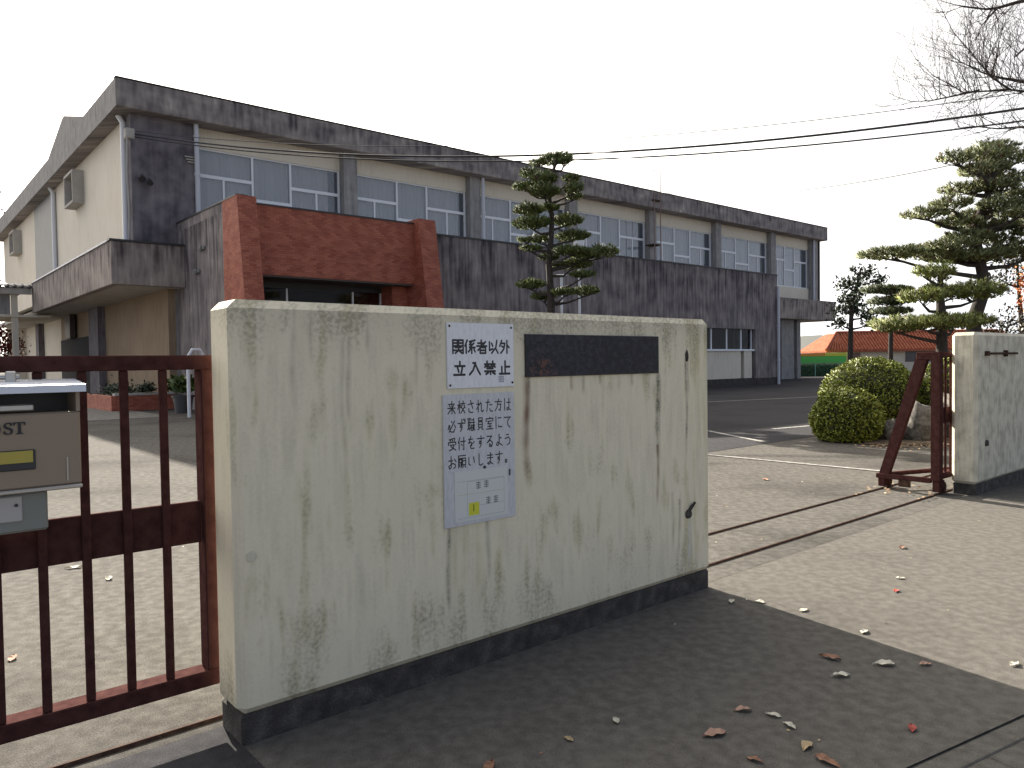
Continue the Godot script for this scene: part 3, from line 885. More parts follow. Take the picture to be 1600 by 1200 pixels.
func gate_wall_material() -> StandardMaterial3D:
	# 3.0 m x 1.6 m face of the painted wall with its algae, drips and rust where the photograph has them
	var w := 1280
	var h := 680
	var coarse := wall_noise(31, 0.009, w, h, 5, 2)
	var spots := wall_noise(32, 0.10, w, h, 4)
	var drip := wall_noise(33, 0.028, w, h, 4, 10)
	var hair := wall_noise(34, 0.09, w, h, 4, 17)
	var grain := wall_noise(35, 0.35, w, h, 2)
	# per column drips: where they start (m below top), how long, how dark, what colour (0 black, 1 rust, 2 green, 3 white)
	var runs := [[1.09, 0.02, 0.35, 0.25, 0], [1.26, 0.01, 0.5, 0.35, 0], [1.34, 0.0, 0.3, 0.45, 0], [1.47, 0.02, 1.0, 0.3, 0], [1.50, 0.0, 0.6, 0.5, 0], [1.585, 0.0, 0.25, 0.4, 0], [1.83, 0.05, 0.4, 0.35, 0], [1.99, 0.95, 0.55, 0.75, 0], [2.02, 0.99, 0.4, 0.5, 2], [2.08, 1.0, 0.4, 0.45, 2], [2.16, 1.0, 0.5, 0.5, 2], [2.22, 1.0, 0.35, 0.5, 0], [2.30, 1.0, 0.3, 0.35, 2], [2.476, 0.32, 0.62, 0.85, 1], [2.49, 0.32, 0.42, 0.6, 0], [3.505, 0.33, 0.55, 1.0, 0], [3.52, 0.33, 0.50, 0.7, 0], [3.50, 0.75, 0.4, 0.8, 1], [3.78, 0.20, 0.75, 0.75, 0], [3.80, 0.22, 0.3, 0.5, 0], [2.80, 0.33, 0.09, 0.6, 1], [2.88, 0.33, 0.12, 0.4, 1], [3.02, 0.33, 0.06, 0.5, 1], [3.28, 0.33, 0.08, 0.5, 1], [3.80, 1.23, 0.34, 0.9, 3], [3.70, 1.1, 0.45, 0.5, 0], [3.64, 1.05, 0.4, 0.4, 0], [3.9, 0.1, 1.2, 0.35, 2], [3.98, 0.1, 1.3, 0.35, 2], [3.2, 0.05, 0.12, 0.5, 0], [2.62, 0.02, 0.12, 0.45, 0], [3.4, 0.02, 0.12, 0.5, 0]]
	var black := PackedFloat32Array(); black.resize(w * h)
	var rust := black.duplicate(); var green := black.duplicate(); var white := black.duplicate()
	var kinds := [black, rust, green, white]
	var g := RandomNumberGenerator.new()
	g.seed = 9
	for r in runs:
		var x0 := int((r[0] - WX0 + 0.28) / 3.3 * w)
		var y0 := int(r[1] / 1.595 * h)
		var y1 := mini(h, int((r[1] + r[2]) / 1.595 * h))
		var half := 9 if r[4] == 3 else (13 if r[4] == 2 else (12 if r[3] >= 0.85 else 7))
		var sway := g.randf() * 10.0
		for y in range(y0, y1):
			var t := float(y - y0) / maxf(1.0, y1 - y0)
			var c := x0 + 2.0 * sin(y * 0.03 + sway)
			var k: float = r[3] * (1.0 - soft(0.55, 1.0, t)) * (0.82 + 0.18 * sin(y * 0.11 + sway) + 0.15 * sin(y * 0.043 + sway * 2.0))
			for x in range(maxi(0, int(c) - half), mini(w, int(c) + half + 1)):
				var i := y * w + x
				kinds[r[4]][i] = maxf(kinds[r[4]][i], k * (1.0 - absf(x - c) / (half + 0.5)))
	var base := Vector3(0.745, 0.68, 0.515)
	var data := PackedByteArray()
	data.resize(w * h * 3)
	var lut := PackedByteArray()
	for i in 1024: lut.append(int(clampf(Color(i / 1023.0, 0, 0).linear_to_srgb().r, 0, 1) * 255.0))
	var bump := PackedByteArray()
	bump.resize(w * h)
	for y in h:
		var m := y * 1.595 / h      # metres below the top
		var foot := soft(1.18, 1.58, m)
		var head := 1.0 - soft(0.0, 0.30, m)
		for x in w:
			var i := y * w + x
			var xm := WX0 - 0.28 + 3.3 * x / w
			var co := (coarse[i] - 128) / 128.0
			var sp := (spots[i] - 128) / 128.0
			var dr := (drip[i] - 128) / 128.0
			var ha := (hair[i] - 128) / 128.0
			var gr := (grain[i] - 128) / 128.0
			# algae specks: a grainy growth thickest under the coping and along the foot
			var mould := soft(-0.25, 1.2, co * 0.75 + dr * 0.4 + ha * 0.25 + sp * 0.2 + head * 0.95 + foot * 0.5 - 0.16)
			mould = maxf(clampf(mould * (0.46 + 0.36 * sp + 0.2 * gr), 0.0, 0.62), black[i] * (0.9 + 0.5 * sp))
			var gn := clampf(soft(0.05, 0.8, dr * 0.7 + co * 0.6 + (0.35 if xm > 3.75 else 0.0)) * 0.55 + green[i] * 0.9, 0.0, 1.0)
			var v := base * (1.0 + 0.055 * ha + 0.09 * dr + 0.09 * co + 0.06 * gr + 0.05 * sp)
			v = v.lerp(v * Vector3(0.68, 0.67, 0.50), gn)
			v = v.lerp(Vector3(0.105, 0.098, 0.072), clampf(mould, 0.0, 0.92))
			v = v.lerp(Vector3(0.17, 0.085, 0.05), clampf(rust[i], 0.0, 0.85))
			v = v.lerp(Vector3(0.55, 0.55, 0.52), clampf(white[i], 0.0, 0.8))
			data[i * 3] = lut[clampi(int(v.x * 1023), 0, 1023)]
			data[i * 3 + 1] = lut[clampi(int(v.y * 1023), 0, 1023)]
			data[i * 3 + 2] = lut[clampi(int(v.z * 1023), 0, 1023)]
			bump[i] = clampi(128 + int(gr * 40 + ha * 20 + sp * 30), 0, 255)
	var im := Image.create_from_data(w, h, false, Image.FORMAT_RGB8, data)
	im.generate_mipmaps()
	var m := StandardMaterial3D.new()
	m.albedo_texture = ImageTexture.create_from_image(im)
	m.roughness = 0.85
	m.heightmap_enabled = true
	m.heightmap_texture = grey(w, h, bump)
	m.heightmap_scale = 0.12
	return m

func gate_walls() -> void:
	var w := thing("gate_wall", "painted concrete gate wall with signs and plaque, streaked with algae", "wall", Vector3(2.52, 0, -2.94))
	var b := buf()
	b.box(Vector3(WX0, 0.112, WZ), Vector3(WX1, WT, WB), 0.034)
	for p in b.v:
		var q := p + org
		b.u.append(Vector2((q.x - WX0 + (q.z - WZ) + 0.28) / 3.3, (WT - q.y) / 1.595))
	put("painted_wall", b.mesh(), gate_wall_material(), w)
	put("plinth", bx(Vector3(WX0 + 0.012, -0.06, WZ - 0.012), Vector3(WX1 - 0.012, 0.118, WB + 0.01), 0.01), M.plinth, w)
	var bolt := buf()
	bolt.tube([Vector3(3.788, 0.505, WZ - 0.01), Vector3(3.788, 0.505, WZ + 0.012)], [0.032, 0.026], 9)
	bolt.tube([Vector3(3.80, 0.53, WZ + 0.004), Vector3(3.835, 0.575, WZ + 0.02)], [0.012, 0.007], 6)
	put("dark_stub", bolt.mesh(), M.plinth, w)  # dark plug added in place of a hole, standing for its shaded inside
	var cap := buf()
	cap.tube([Vector3(1.074, 0.725, WZ - 0.01), Vector3(1.074, 0.725, WZ + 0.004)], [0.022, 0.020], 14)
	put("filled_anchor", cap.mesh(), M.wall_side, w)
	var nick := buf()
	nick.blob(Vector3(3.787, 1.475, WZ), Vector3(0.016, 0.034, 0.008), 5, 8, 0.5, 3)
	put("old_anchor", nick.mesh(), M.plinth, w)
	# right gate wall
	var r := thing("gate_wall", "pale concrete wall on the far side of the open gateway", "wall", Vector3(11.0, 0, -2.94))
	var rb := buf()
	rb.box(Vector3(8.66, 0.11, WZ), Vector3(15.0, 1.70, WB), 0.035)
	put("painted_wall", rb.mesh(), M.wall_side, r)
	put("plinth", bx(Vector3(8.68, -0.06, WZ - 0.012), Vector3(14.98, 0.115, WB + 0.01), 0.01), M.plinth, r)
	put("latch_bar", tb([Vector3(8.9, 1.475, WZ + 0.02), Vector3(9.85, 1.475, WZ + 0.02)], [0.012, 0.012], 8), M.rail, r)
	put("latch_bracket", bx(Vector3(8.88, 1.45, WZ - 0.01), Vector3(8.94, 1.50, WZ + 0.035), 0.004), M.rail, r)
	put("latch_bracket", bx(Vector3(9.46, 1.44, WZ - 0.01), Vector3(9.5, 1.51, WZ + 0.035), 0.004), M.rail, r)
	var st := buf()
	st.tube([Vector3(8.93, 0.53, WZ - 0.01), Vector3(8.93, 0.53, WZ + 0.02)], [0.04, 0.03], 8)
	put("dark_stub", st.mesh(), M.plinth, r)

func sliding_gates() -> void:
	var g := thing("sliding_gate", "closed red brown steel bar gate carrying the mailbox at left", "gate", Vector3(-0.8, 0, -3.13))
	var zf := -3.085
	var zb := -3.175
	var x0 := -2.6
	var x1 := 1.035
	put("top_rail", bx(Vector3(x0, 1.44, zf), Vector3(x1, 1.497, zb), 0.004), M.gate, g)
	put("bottom_rail", bx(Vector3(x0, 0.163, zf), Vector3(x1, 0.228, zb), 0.004), M.gate, g)
	put("middle_panel", bx(Vector3(x0 + 0.05, 0.745, zf - 0.03), Vector3(x1 - 0.05, 0.912, zf - 0.05), 0.003), M.gate, g)
	for x in [x0, x1 - 0.045]:
		put("stile", bx(Vector3(x, 0.228, zf - 0.002), Vector3(x + 0.045, 1.44, zb + 0.002), 0.004), M.gate, g)
	var k := 0
	var x := 0.851
	while x > x0 + 0.1:
		put("bar", bx(Vector3(x - 0.015, 0.228, zf - 0.012), Vector3(x + 0.015, 1.44, zf - 0.03), 0.003), M.gate, g)
		x -= 0.1385
	# rear props riding on the second rail
	for px in [x0 + 0.05, -1.0]:
		var b := buf()
		b.tube([Vector3(px, 1.46, -3.16), Vector3(px, 0.16, -3.69)], [0.025, 0.025], 6)
		b.box(Vector3(px - 0.02, 0.15, -3.15), Vector3(px + 0.02, 0.19, -3.71))
		put("prop", b.mesh(), M.gate, g)
	for wx in [x0 + 0.3, x1 - 0.35 - 1.2, -0.1]:
		var wh := buf()
		wh.tube([Vector3(wx, 0.075, -3.11), Vector3(wx, 0.075, -3.15)], [0.063, 0.063], 14)
		wh.box(Vector3(wx - 0.05, 0.08, -3.16), Vector3(wx + 0.05, 0.17, -3.15))
		put("wheel", wh.mesh(), M.rail, g)
	# the right leaf, slid open behind its wall: only its braced end shows
	var r := thing("sliding_gate", "open red brown steel gate end with slanting brace on wheels", "gate", Vector3(10.5, 0, -3.35))
	var e := 8.42
	put("stile", bx(Vector3(e, 0.15, -3.085), Vector3(e + 0.09, 1.50, -3.175), 0.004), M.gate, r)
	put("top_rail", bx(Vector3(e + 0.09, 1.44, -3.09), Vector3(13.2, 1.497, -3.17), 0.004), M.gate, r)
	put("bottom_rail", bx(Vector3(e + 0.09, 0.163, -3.09), Vector3(13.2, 0.228, -3.17), 0.004), M.gate, r)
	put("middle_panel", bx(Vector3(e + 0.1, 0.745, -3.115), Vector3(13.2, 0.912, -3.135), 0.003), M.gate, r)
	for i in 32:
		put("bar", bx(Vector3(e + 0.2 + i * 0.1385, 0.228, -3.1), Vector3(e + 0.23 + i * 0.1385, 1.44, -3.118), 0.003), M.gate, r)
	var br := buf()
	br.prism([Vector2(1.47, -3.20), Vector2(1.50, -3.31), Vector2(0.17, -3.71), Vector2(0.17, -3.61)], 0, e + 0.01, e + 0.08)
	put("brace", br.mesh(), M.gate, r)
	put("brace_cap", bx(Vector3(e + 0.004, 1.42, -3.175), Vector3(e + 0.086, 1.50, -3.32), 0.004), M.gate, r)
	put("brace_foot", bx(Vector3(e, 0.12, -3.175), Vector3(e + 0.05, 0.172, -3.74), 0.004), M.gate, r)
	put("brace_foot", tb([Vector3(e + 0.05, 0.15, -3.72), Vector3(e + 0.95, 0.19, -3.17)], [0.025, 0.025], 6), M.gate, r)
	put("motor_plate", bx(Vector3(e + 0.0, 0.05, -3.38), Vector3(e + 0.02, 0.13, -3.5)), M.rail, r)
	for z in [-3.13, -3.69]:
		var wh := buf()
		wh.tube([Vector3(e + 0.2, 0.066, z - 0.02), Vector3(e + 0.2, 0.066, z + 0.02)], [0.055, 0.055], 16)
		var wo := put("wheel", wh.mesh(), M.rail, r)
		put("fork", bx(Vector3(e + 0.02, 0.03, z - 0.035), Vector3(e + 0.16, 0.15, z + 0.035), 0.004), M.gate, wo)

# ------------------------------------------------------------------ writing
# brush strokes on a 0-9 grid, two digits a point, strokes parted by spaces
const GLYPH := {
	"関": "0009 00404404 0242 9099 90505494 5292 2575 1787 5557 5729 5789", "係": "2004 1319 9041 614373 824595 6569 5638 8698",
	"者": "1272 4044 0494 8117 3539898535 3787", "以": "111746 3244 807539 7699", "外": "2004 22524619 2445 7079 7395",
	"立": "5052 1393 3447 7468 0999", "入": "31513609 527699", "禁": "0242 2025 2204 2244 5292 7075 7254 7294 2575 0797 5759 3819 7899", "止": "5059 5494 2429 0999",
	"来": "1282 2334 7364 0595 5059 5509 5599", "校": "0343 2029 2306 2345 7072 4292 6345 8395 8549 5599", "さ": "1382 4076 26284979", "れ": "2029 033307 345263687998",
	"た": "0252 3019 5484 576999", "方": "5052 0292 423609 44847958", "は": "1019 4393 7078 775748597899",
	"必": "4152 2428497987 8119 1407 8496", "ず": "0393 50563634555739 7081 9092", "職": "0040 1018 3039 1333 1535 0847 5171 4393 5559797555 5777 808699 9579",
	"員": "2022727020 2327777323 2575 3819 6889", "室": "5051 03019193 2373 432575 5559 2777 0999", "に": "1019 4181 475898", "て": "0191 81545789",
	"受": "8011 2132 5152 8172 05039395 25755819 3699", "付": "2004 1319 3393 707969 4556", "を": "1262 40154457 84374989", "す": "0292 50563634555739",
	"る": "117116548679494768", "よ": "505739183699 5383", "う": "3161 1463857849", "お": "0353 3038190755868869 7294",
	"願": "0040 0009 1215454212 1343 3539 1618 4648 5090 5257979252 5494 6859 8899", "い": "121738 7286", "し": "20284978", "ま": "1282 1484 505839184789", "。": "1737391917",
}

func stroke(im: Image, a: Vector2, b: Vector2, r: float, col: Color) -> void:
	var x0 := maxi(0, int(minf(a.x, b.x) - r - 1)); var x1 := mini(im.get_width() - 1, int(maxf(a.x, b.x) + r + 1))
	var y0 := maxi(0, int(minf(a.y, b.y) - r - 1)); var y1 := mini(im.get_height() - 1, int(maxf(a.y, b.y) + r + 1))
	for y in range(y0, y1 + 1):
		for x in range(x0, x1 + 1):
			var p := Vector2(x + 0.5, y + 0.5)
			var d := p.distance_to(Geometry2D.get_closest_point_to_segment(p, a, b))
			var t := clampf(r + 0.5 - d, 0.0, 1.0)
			if t > 0.0: im.set_pixel(x, y, im.get_pixel(x, y).lerp(col, t))

func write(im: Image, text: String, at: Vector2, cell: Vector2, pitch: float, r: float, col: Color) -> void:
	for i in text.length():
		var ch := text[i]
		if not GLYPH.has(ch): continue
		for s in GLYPH[ch].split(" "):
			var pts := []
			for k in s.length() / 2:
				pts.append(at + Vector2(i * pitch, 0) + Vector2(int(s[k * 2]), int(s[k * 2 + 1])) / 9.0 * cell)
			for k in pts.size() - 1:
				stroke(im, pts[k], pts[k + 1], r, col)

func print_material(im: Image, rough: float) -> StandardMaterial3D:
	im.generate_mipmaps()
	var m := StandardMaterial3D.new()
	m.albedo_texture = ImageTexture.create_from_image(im)
	m.roughness = rough
	return m

func face(x0: float, x1: float, y0: float, y1: float, z: float) -> ArrayMesh:
	var b := buf()
	b.quad(Vector3(x0, y0, z), Vector3(x1, y0, z), Vector3(x1, y1, z), Vector3(x0, y1, z), Color.WHITE, Vector3(0, 0, 1))
	for p in b.v:
		var q := p + org
		b.u.append(Vector2((q.x - x0) / (x1 - x0), (y1 - q.y) / (y1 - y0)))
	return b.mesh()

func dirty(im: Image, sd: int, amount: float) -> void:
	var f := FastNoiseLite.new()
	f.seed = sd
	f.frequency = 0.02
	f.fractal_octaves = 4
	for y in im.get_height():
		for x in im.get_width():
			var k := 1.0 - amount * clampf(f.get_noise_2d(x * 1.6, y * 0.5) + 0.25, 0.0, 1.0)
			var q := im.get_pixel(x, y)
			im.set_pixel(x, y, Color(q.r * k, q.g * k, q.b * k))

func signs() -> void:
	var ink := Color(0.055, 0.06, 0.10)
	# no entry sign
	var s := thing("notice_sign", "white no-entry sign with bold black characters, above the longer notice", "sign", Vector3(2.195, 1.335, WZ))
	var x0 := 1.994; var x1 := 2.395; var y0 := 1.333; var y1 := 1.638
	put("plate", bx(Vector3(x0, y0, WZ + 0.001), Vector3(x1, y1, WZ + 0.006), 0.001), plain(0.62, 0.64, 0.68, 0.4), s)
	var im := Image.create(640, 488, false, Image.FORMAT_RGB8)
	im.fill(lin(0.74, 0.755, 0.79).linear_to_srgb())
	write(im, "関係者以外", Vector2(52, 128), Vector2(94, 98), 112.0, 7.5, ink)
	write(im, "立入禁止", Vector2(58, 290), Vector2(100, 98), 146.0, 8.5, ink)
	for k in 4:
		stroke(im, Vector2(487, 408 + k * 14), Vector2(533, 408 + k * 14), 3, Color(0.5, 0.53, 0.58))
		stroke(im, Vector2(488 + k * 15, 406), Vector2(488 + k * 15, 452), 3, Color(0.5, 0.53, 0.58))
	dirty(im, 3, 0.06)
	put("print", face(x0 + 0.002, x1 - 0.002, y0 + 0.002, y1 - 0.002, WZ + 0.0066), print_material(im, 0.4), s)
	for p in [[x0 + 0.016, y1 - 0.016], [x1 - 0.016, y1 - 0.018], [x0 + 0.016, y0 + 0.016], [x1 - 0.012, y0 + 0.02]]:
		put("screw", tb([Vector3(p[0], p[1], WZ + 0.004), Vector3(p[0], p[1], WZ + 0.0095)], [0.0065, 0.005], 10), M.rail, s)
	# visitor notice
	s = thing("notice_sign", "tall white visitor notice with four lines of brush lettering below the no-entry sign", "sign", Vector3(2.18, 0.69, WZ))
	x0 = 1.966; x1 = 2.392; y0 = 0.694; y1 = 1.306
	put("plate", bx(Vector3(x0, y0, WZ + 0.001), Vector3(x1, y1, WZ + 0.008), 0.001), plain(0.56, 0.575, 0.60, 0.4), s)
	im = Image.create(640, 920, false, Image.FORMAT_RGB8)
	im.fill(lin(0.56, 0.575, 0.60).linear_to_srgb())
	var lines := ["来校された方は", "必ず職員室にて", "受付をするよう", "お願いします。"]
	for k in 4:
		write(im, lines[k], Vector2(38, 44 + k * 128), Vector2(62, 84), 84.0, 4.2, ink)
	dirty(im, 5, 0.08)
	put("print", face(x0 + 0.002, x1 - 0.002, y0 + 0.002, y1 - 0.002, WZ + 0.0086), print_material(im, 0.4), s)
	# sheet of paper in a sleeve taped on the notice
	s = thing("paper_notice", "small sheet in clear sleeve with a yellow patch, on the lower notice", "paper", Vector3(2.19, 0.71, WZ + 0.009))
	im = Image.create(400, 300, false, Image.FORMAT_RGB8)
	im.fill(lin(0.60, 0.62, 0.60).linear_to_srgb())
	var pale := Color(0.58, 0.60, 0.62)
	var green := Color(0.66, 0.68, 0.5)
	for r in [[20, 60, 375, 62], [90, 65, 370, 67], [20, 140, 370, 142], [20, 280, 370, 282], [90, 65, 92, 275], [370, 65, 372, 275], [150, 215, 372, 217]]:
		im.fill_rect(Rect2i(r[0], r[1], r[2] - r[0], r[3] - r[1]), pale if r[1] != 140 else green)
	im.fill_rect(Rect2i(100, 195, 78, 76), Color(0.80, 0.80, 0.22))
	im.fill_rect(Rect2i(132, 205, 8, 44), Color(0.45, 0.45, 0.1))
	for p in [[158, 78], [218, 76], [232, 178], [290, 178]]:
		for k in 4:
			stroke(im, Vector2(p[0], p[1] + k * 11), Vector2(p[0] + 30, p[1] + k * 11), 2.5, Color(0.38, 0.40, 0.40))
		stroke(im, Vector2(p[0] + 15, p[1] - 4), Vector2(p[0] + 15, p[1] + 38), 2.5, Color(0.38, 0.40, 0.40))
	put("sheet", bx(Vector3(2.022, 0.712, WZ + 0.0088), Vector3(2.342, 0.948, WZ + 0.0098)), plain(0.6, 0.62, 0.6, 0.5), s)
	put("print", face(2.023, 2.341, 0.713, 0.947, WZ + 0.0104), print_material(im, 0.35), s)
	put("magnet", tb([Vector3(2.20, 0.955, WZ + 0.008), Vector3(2.20, 0.955, WZ + 0.014)], [0.008, 0.007], 10), M.dark_metal, s)
	put("clip", bx(Vector3(2.352, 0.90, WZ + 0.008), Vector3(2.358, 0.93, WZ + 0.013)), M.dark_metal, s)
	# weathered name plaque
	s = thing("name_plaque", "long dark weathered bronze name plaque on the gate wall", "plaque", Vector3(2.99, 1.376, WZ))
	var w := 1024
	var h := 212
	var a := noise_bytes(51, 0.02, w, h, 4)
	var b := noise_bytes(52, 0.08, w, h, 3)
	im = Image.create(w, h, false, Image.FORMAT_RGB8)
	for y in h:
		for x in w:
			var t := (a[y * w + x] + b[y * w + x] - 256) / 256.0
			var q := lin(0.009, 0.008, 0.012).lerp(lin(0.028, 0.028, 0.040), soft(-0.1, 0.5, t + 0.25 * (1.0 - soft(0.2, 0.7, float(x) / w))))
			var rusty := soft(0.0, 0.35, t + 0.25 - Vector2(x - 110, (y - 165) * 1.2).length() / 220.0)
			q = q.lerp(lin(0.13, 0.05, 0.03), rusty * 0.8)
			im.set_pixel(x, y, q.linear_to_srgb())
	put("plate", bx(Vector3(2.47, 1.376, WZ - 0.005), Vector3(3.506, 1.591, WZ + 0.012), 0.002), plain(0.02, 0.018, 0.022, 0.5), s)
	put("patina", face(2.474, 3.502, 1.380, 1.587, WZ + 0.0126), print_material(im, 0.7), s)

func mailbox() -> void:
	var m := thing("mailbox", "stainless steel mailbox with pitched lid and yellow slot label on the gate", "mailbox", Vector3(0.22, 1.05, -2.97))
	var x0 := -0.14; var x1 := 0.535
	var zf := -2.935; var zb := -3.095
	var body := plain(0.27, 0.21, 0.155, 0.55, 0.15)
	put("body", bx(Vector3(x0, 1.055, zf), Vector3(x1, 1.305, zb), 0.006), body, m)
	put("side_cheek", bx(Vector3(x1 - 0.012, 1.305, zf), Vector3(x1, 1.375, zb)), body, m)
	put("side_cheek", bx(Vector3(x0, 1.305, zf), Vector3(x0 + 0.012, 1.375, zb)), body, m)
	put("slot_back", bx(Vector3(x0 + 0.012, 1.305, zb + 0.012), Vector3(x1 - 0.012, 1.39, zb)), M.dark_metal, m)
	put("slot_flap", bx(Vector3(x0 + 0.02, 1.313, zf + 0.004), Vector3(0.40, 1.335, zf - 0.02), 0.004), M.steel, m)
	var lid := buf()
	lid.prism([Vector2(1.372, zf + 0.035), Vector2(1.397, zf + 0.035), Vector2(1.415, zb), Vector2(1.392, zb)], 0, x0 - 0.012, x1 + 0.014)
	put("lid", lid.mesh(), plain(0.62, 0.66, 0.74, 0.35, 0.2), m)
	put("door_seam", bx(Vector3(x1 - 0.045, 1.07, zf), Vector3(x1 - 0.041, 1.15, zf + 0.003)), M.steel, m)
	var nm := put("name_slot", bx(Vector3(0.08, 1.118, zf), Vector3(0.40, 1.185, zf + 0.006), 0.003), M.dark_metal, m)
	put("name_card", bx(Vector3(0.085, 1.143, zf + 0.006), Vector3(0.392, 1.182, zf + 0.008)), plain(0.40, 0.33, 0.06, 0.5), nm)
	put("bottom_lip", bx(Vector3(x0, 1.042, zf + 0.01), Vector3(x1, 1.055, zb), 0.003), M.steel, m)
	var t := TextMesh.new()
	t.text = "POST"
	var f := SystemFont.new()
	f.font_names = PackedStringArray(["Droid Serif"])
	f.font_weight = 700
	t.font = f
	t.font_size = 32
	t.pixel_size = 0.00165
	t.depth = 0.004
	t.horizontal_alignment = HORIZONTAL_ALIGNMENT_RIGHT
	var l := put("lettering", t, plain(0.012, 0.012, 0.016, 0.5), m)
	l.position = Vector3(0.375, 1.256, zf + 0.002) - m.position
	# the smaller box hung under it
	var s := thing("meter_box", "grey plastic box hanging right under the mailbox", "box", Vector3(0.2, 0.92, -3.0))
	put("case", bx(Vector3(-0.1, 0.905, -2.97), Vector3(0.437, 1.041, -3.085), 0.008), plain(0.20, 0.21, 0.19, 0.5), s)
	put("cover", bx(Vector3(-0.06, 0.945, -2.97), Vector3(0.362, 1.03, -2.962), 0.003), plain(0.42, 0.40, 0.385, 0.5), s)
	put("knob", tb([Vector3(0.345, 1.0, -2.964), Vector3(0.345, 1.0, -2.955)], [0.006, 0.005], 8), M.dark_metal, s)
	# things lying on the lid
	s = thing("steel_latch", "shiny steel gate latch standing on the mailbox lid", "latch", Vector3(0.36, 1.405, -3.04))
	put("keeper", bx(Vector3(0.335, 1.405, -3.06), Vector3(0.365, 1.445, -3.03), 0.004), M.steel, s)
	put("bolt", tb([Vector3(0.31, 1.425, -3.045), Vector3(0.375, 1.425, -3.045)], [0.009, 0.009], 8), M.steel, s)
	put("strap", bx(Vector3(0.395, 1.404, -3.07), Vector3(0.52, 1.412, -3.03), 0.002), M.steel, s)

# ------------------------------------------------------------------ plants
const PADS_CENTER := [[13.64, 6.68, -14.22, 0.33, 0.15], [13.27, 6.59, -14.53, 0.15, 0.08], [13.59, 6.56, -13.88, 0.12, 0.14], [12.76, 6.19, -14.27, 0.18, 0.12], [12.87, 6.01, -13.86, 0.26, 0.16], [13.62, 6.08, -13.66, 0.18, 0.1], [12.74, 5.9, -14.44, 0.24, 0.09], [12.86, 5.69, -13.85, 0.32, 0.16], [13.42, 5.76, -13.38, 0.18, 0.16], [14.11, 5.75, -14.04, 0.17, 0.08], [12.96, 5.34, -14.55, 0.31, 0.16], [13.07, 5.31, -13.91, 0.2, 0.09], [12.87, 4.97, -14.33, 0.37, 0.16], [13.92, 5.12, -14.15, 0.36, 0.13], [13.98, 4.7, -13.98, 0.35, 0.13], [13.3, 4.62, -14.48, 0.21, 0.12], [12.7, 4.53, -14.4, 0.16, 0.07], [12.87, 4.34, -14.38, 0.2, 0.08], [13.33, 4.12, -14.22, 0.21, 0.09], [13.34, 4.19, -13.41, 0.36, 0.11], [14.32, 4.23, -13.23, 0.29, 0.16], [13.77, 4.11, -13.32, 0.28, 0.11], [13.91, 3.95, -13.99, 0.42, 0.12], [13.54, 3.6, -13.22, 0.24, 0.09], [12.97, 3.43, -14.51, 0.31, 0.12], [13.34, 3.13, -14.43, 0.25, 0.1], [13.31, 3.19, -13.62, 0.24, 0.09], [14.19, 3.26, -13.75, 0.29, 0.12]]
const PADS_BIG := [[23.69, 7.07, -7.35, 0.52, 0.24], [21.01, 6.45, -7.36, 0.3, 0.17], [23.62, 6.74, -6.96, 0.51, 0.23], [21.46, 6.17, -6.92, 0.3, 0.15], [22.3, 5.88, -7.52, 0.5, 0.15], [22.84, 5.88, -6.88, 0.32, 0.18], [21.31, 5.36, -7.54, 0.4, 0.15], [21.06, 5.15, -8.07, 0.45, 0.13], [23.09, 5.26, -7.61, 0.42, 0.19], [22.51, 5.38, -6.82, 0.4, 0.2], [22.46, 5.09, -6.42, 0.31, 0.18], [23.16, 4.89, -7.26, 0.37, 0.12], [22.17, 4.59, -7.43, 0.45, 0.18], [23.45, 4.6, -7.27, 0.42, 0.33], [21.35, 4.31, -7.55, 0.53, 0.15], [20.34, 4.13, -8.62, 0.67, 0.13], [22.05, 4.25, -8.44, 0.61, 0.21], [22.08, 4.07, -7.64, 0.64, 0.2], [22.56, 4.06, -7.23, 0.54, 0.23], [24.1, 6.3, -7.2, 0.5, 0.2], [23.9, 5.75, -6.6, 0.55, 0.22], [24.2, 5.3, -6.4, 0.6, 0.24], [23.8, 4.75, -6.3, 0.5, 0.25], [23.3, 4.2, -6.4, 0.55, 0.28], [22.2, 6.65, -7.0, 0.45, 0.2], [22.9, 6.4, -7.3, 0.5, 0.18], [22.0, 4.95, -7.6, 0.45, 0.16], [23.6, 5.0, -7.3, 0.5, 0.2]]
const PADS_MID := [[19.1, 3.4, -7.01, 0.24, 0.2], [18.53, 3.37, -7.09, 0.2, 0.12], [20.24, 3.0, -7.31, 0.46, 0.19], [18.56, 2.83, -7.18, 0.4, 0.16], [20.72, 3.02, -6.75, 0.5, 0.19], [19.02, 2.22, -7.28, 0.89, 0.14], [20.41, 2.29, -7.18, 0.68, 0.14], [18.54, 2.15, -7.74, 0.41, 0.12]]
const PADS_SMALL := [[23.0, 3.42, -9.9, 0.56, 0.15], [22.76, 3.06, -9.69, 0.45, 0.18], [22.52, 2.75, -9.55, 0.44, 0.17], [23.22, 3.25, -9.5, 0.25, 0.13]]
const CLUMPS := [[30.14, 4.99, -14.31, 0.17, 0.14], [30.57, 4.85, -13.96, 0.41, 0.27], [29.58, 4.35, -14.32, 0.37, 0.27], [29.56, 4.44, -13.83, 0.27, 0.27], [30.8, 4.36, -13.66, 0.31, 0.24], [29.1, 3.76, -13.95, 0.4, 0.23], [29.86, 3.42, -14.52, 0.41, 0.27], [30.14, 3.48, -14.17, 0.34, 0.27], [29.19, 2.85, -14.41, 0.34, 0.24], [30.76, 3.21, -13.98, 0.41, 0.28], [29.88, 2.82, -13.44, 0.33, 0.2], [30.56, 4.59, -13.35, 0.2, 0.14], [30.57, 4.11, -14.17, 0.21, 0.21]]

func v3s(a: Array) -> Array:
	return a.map(func(p): return Vector3(p[0], p[1], p[2]))

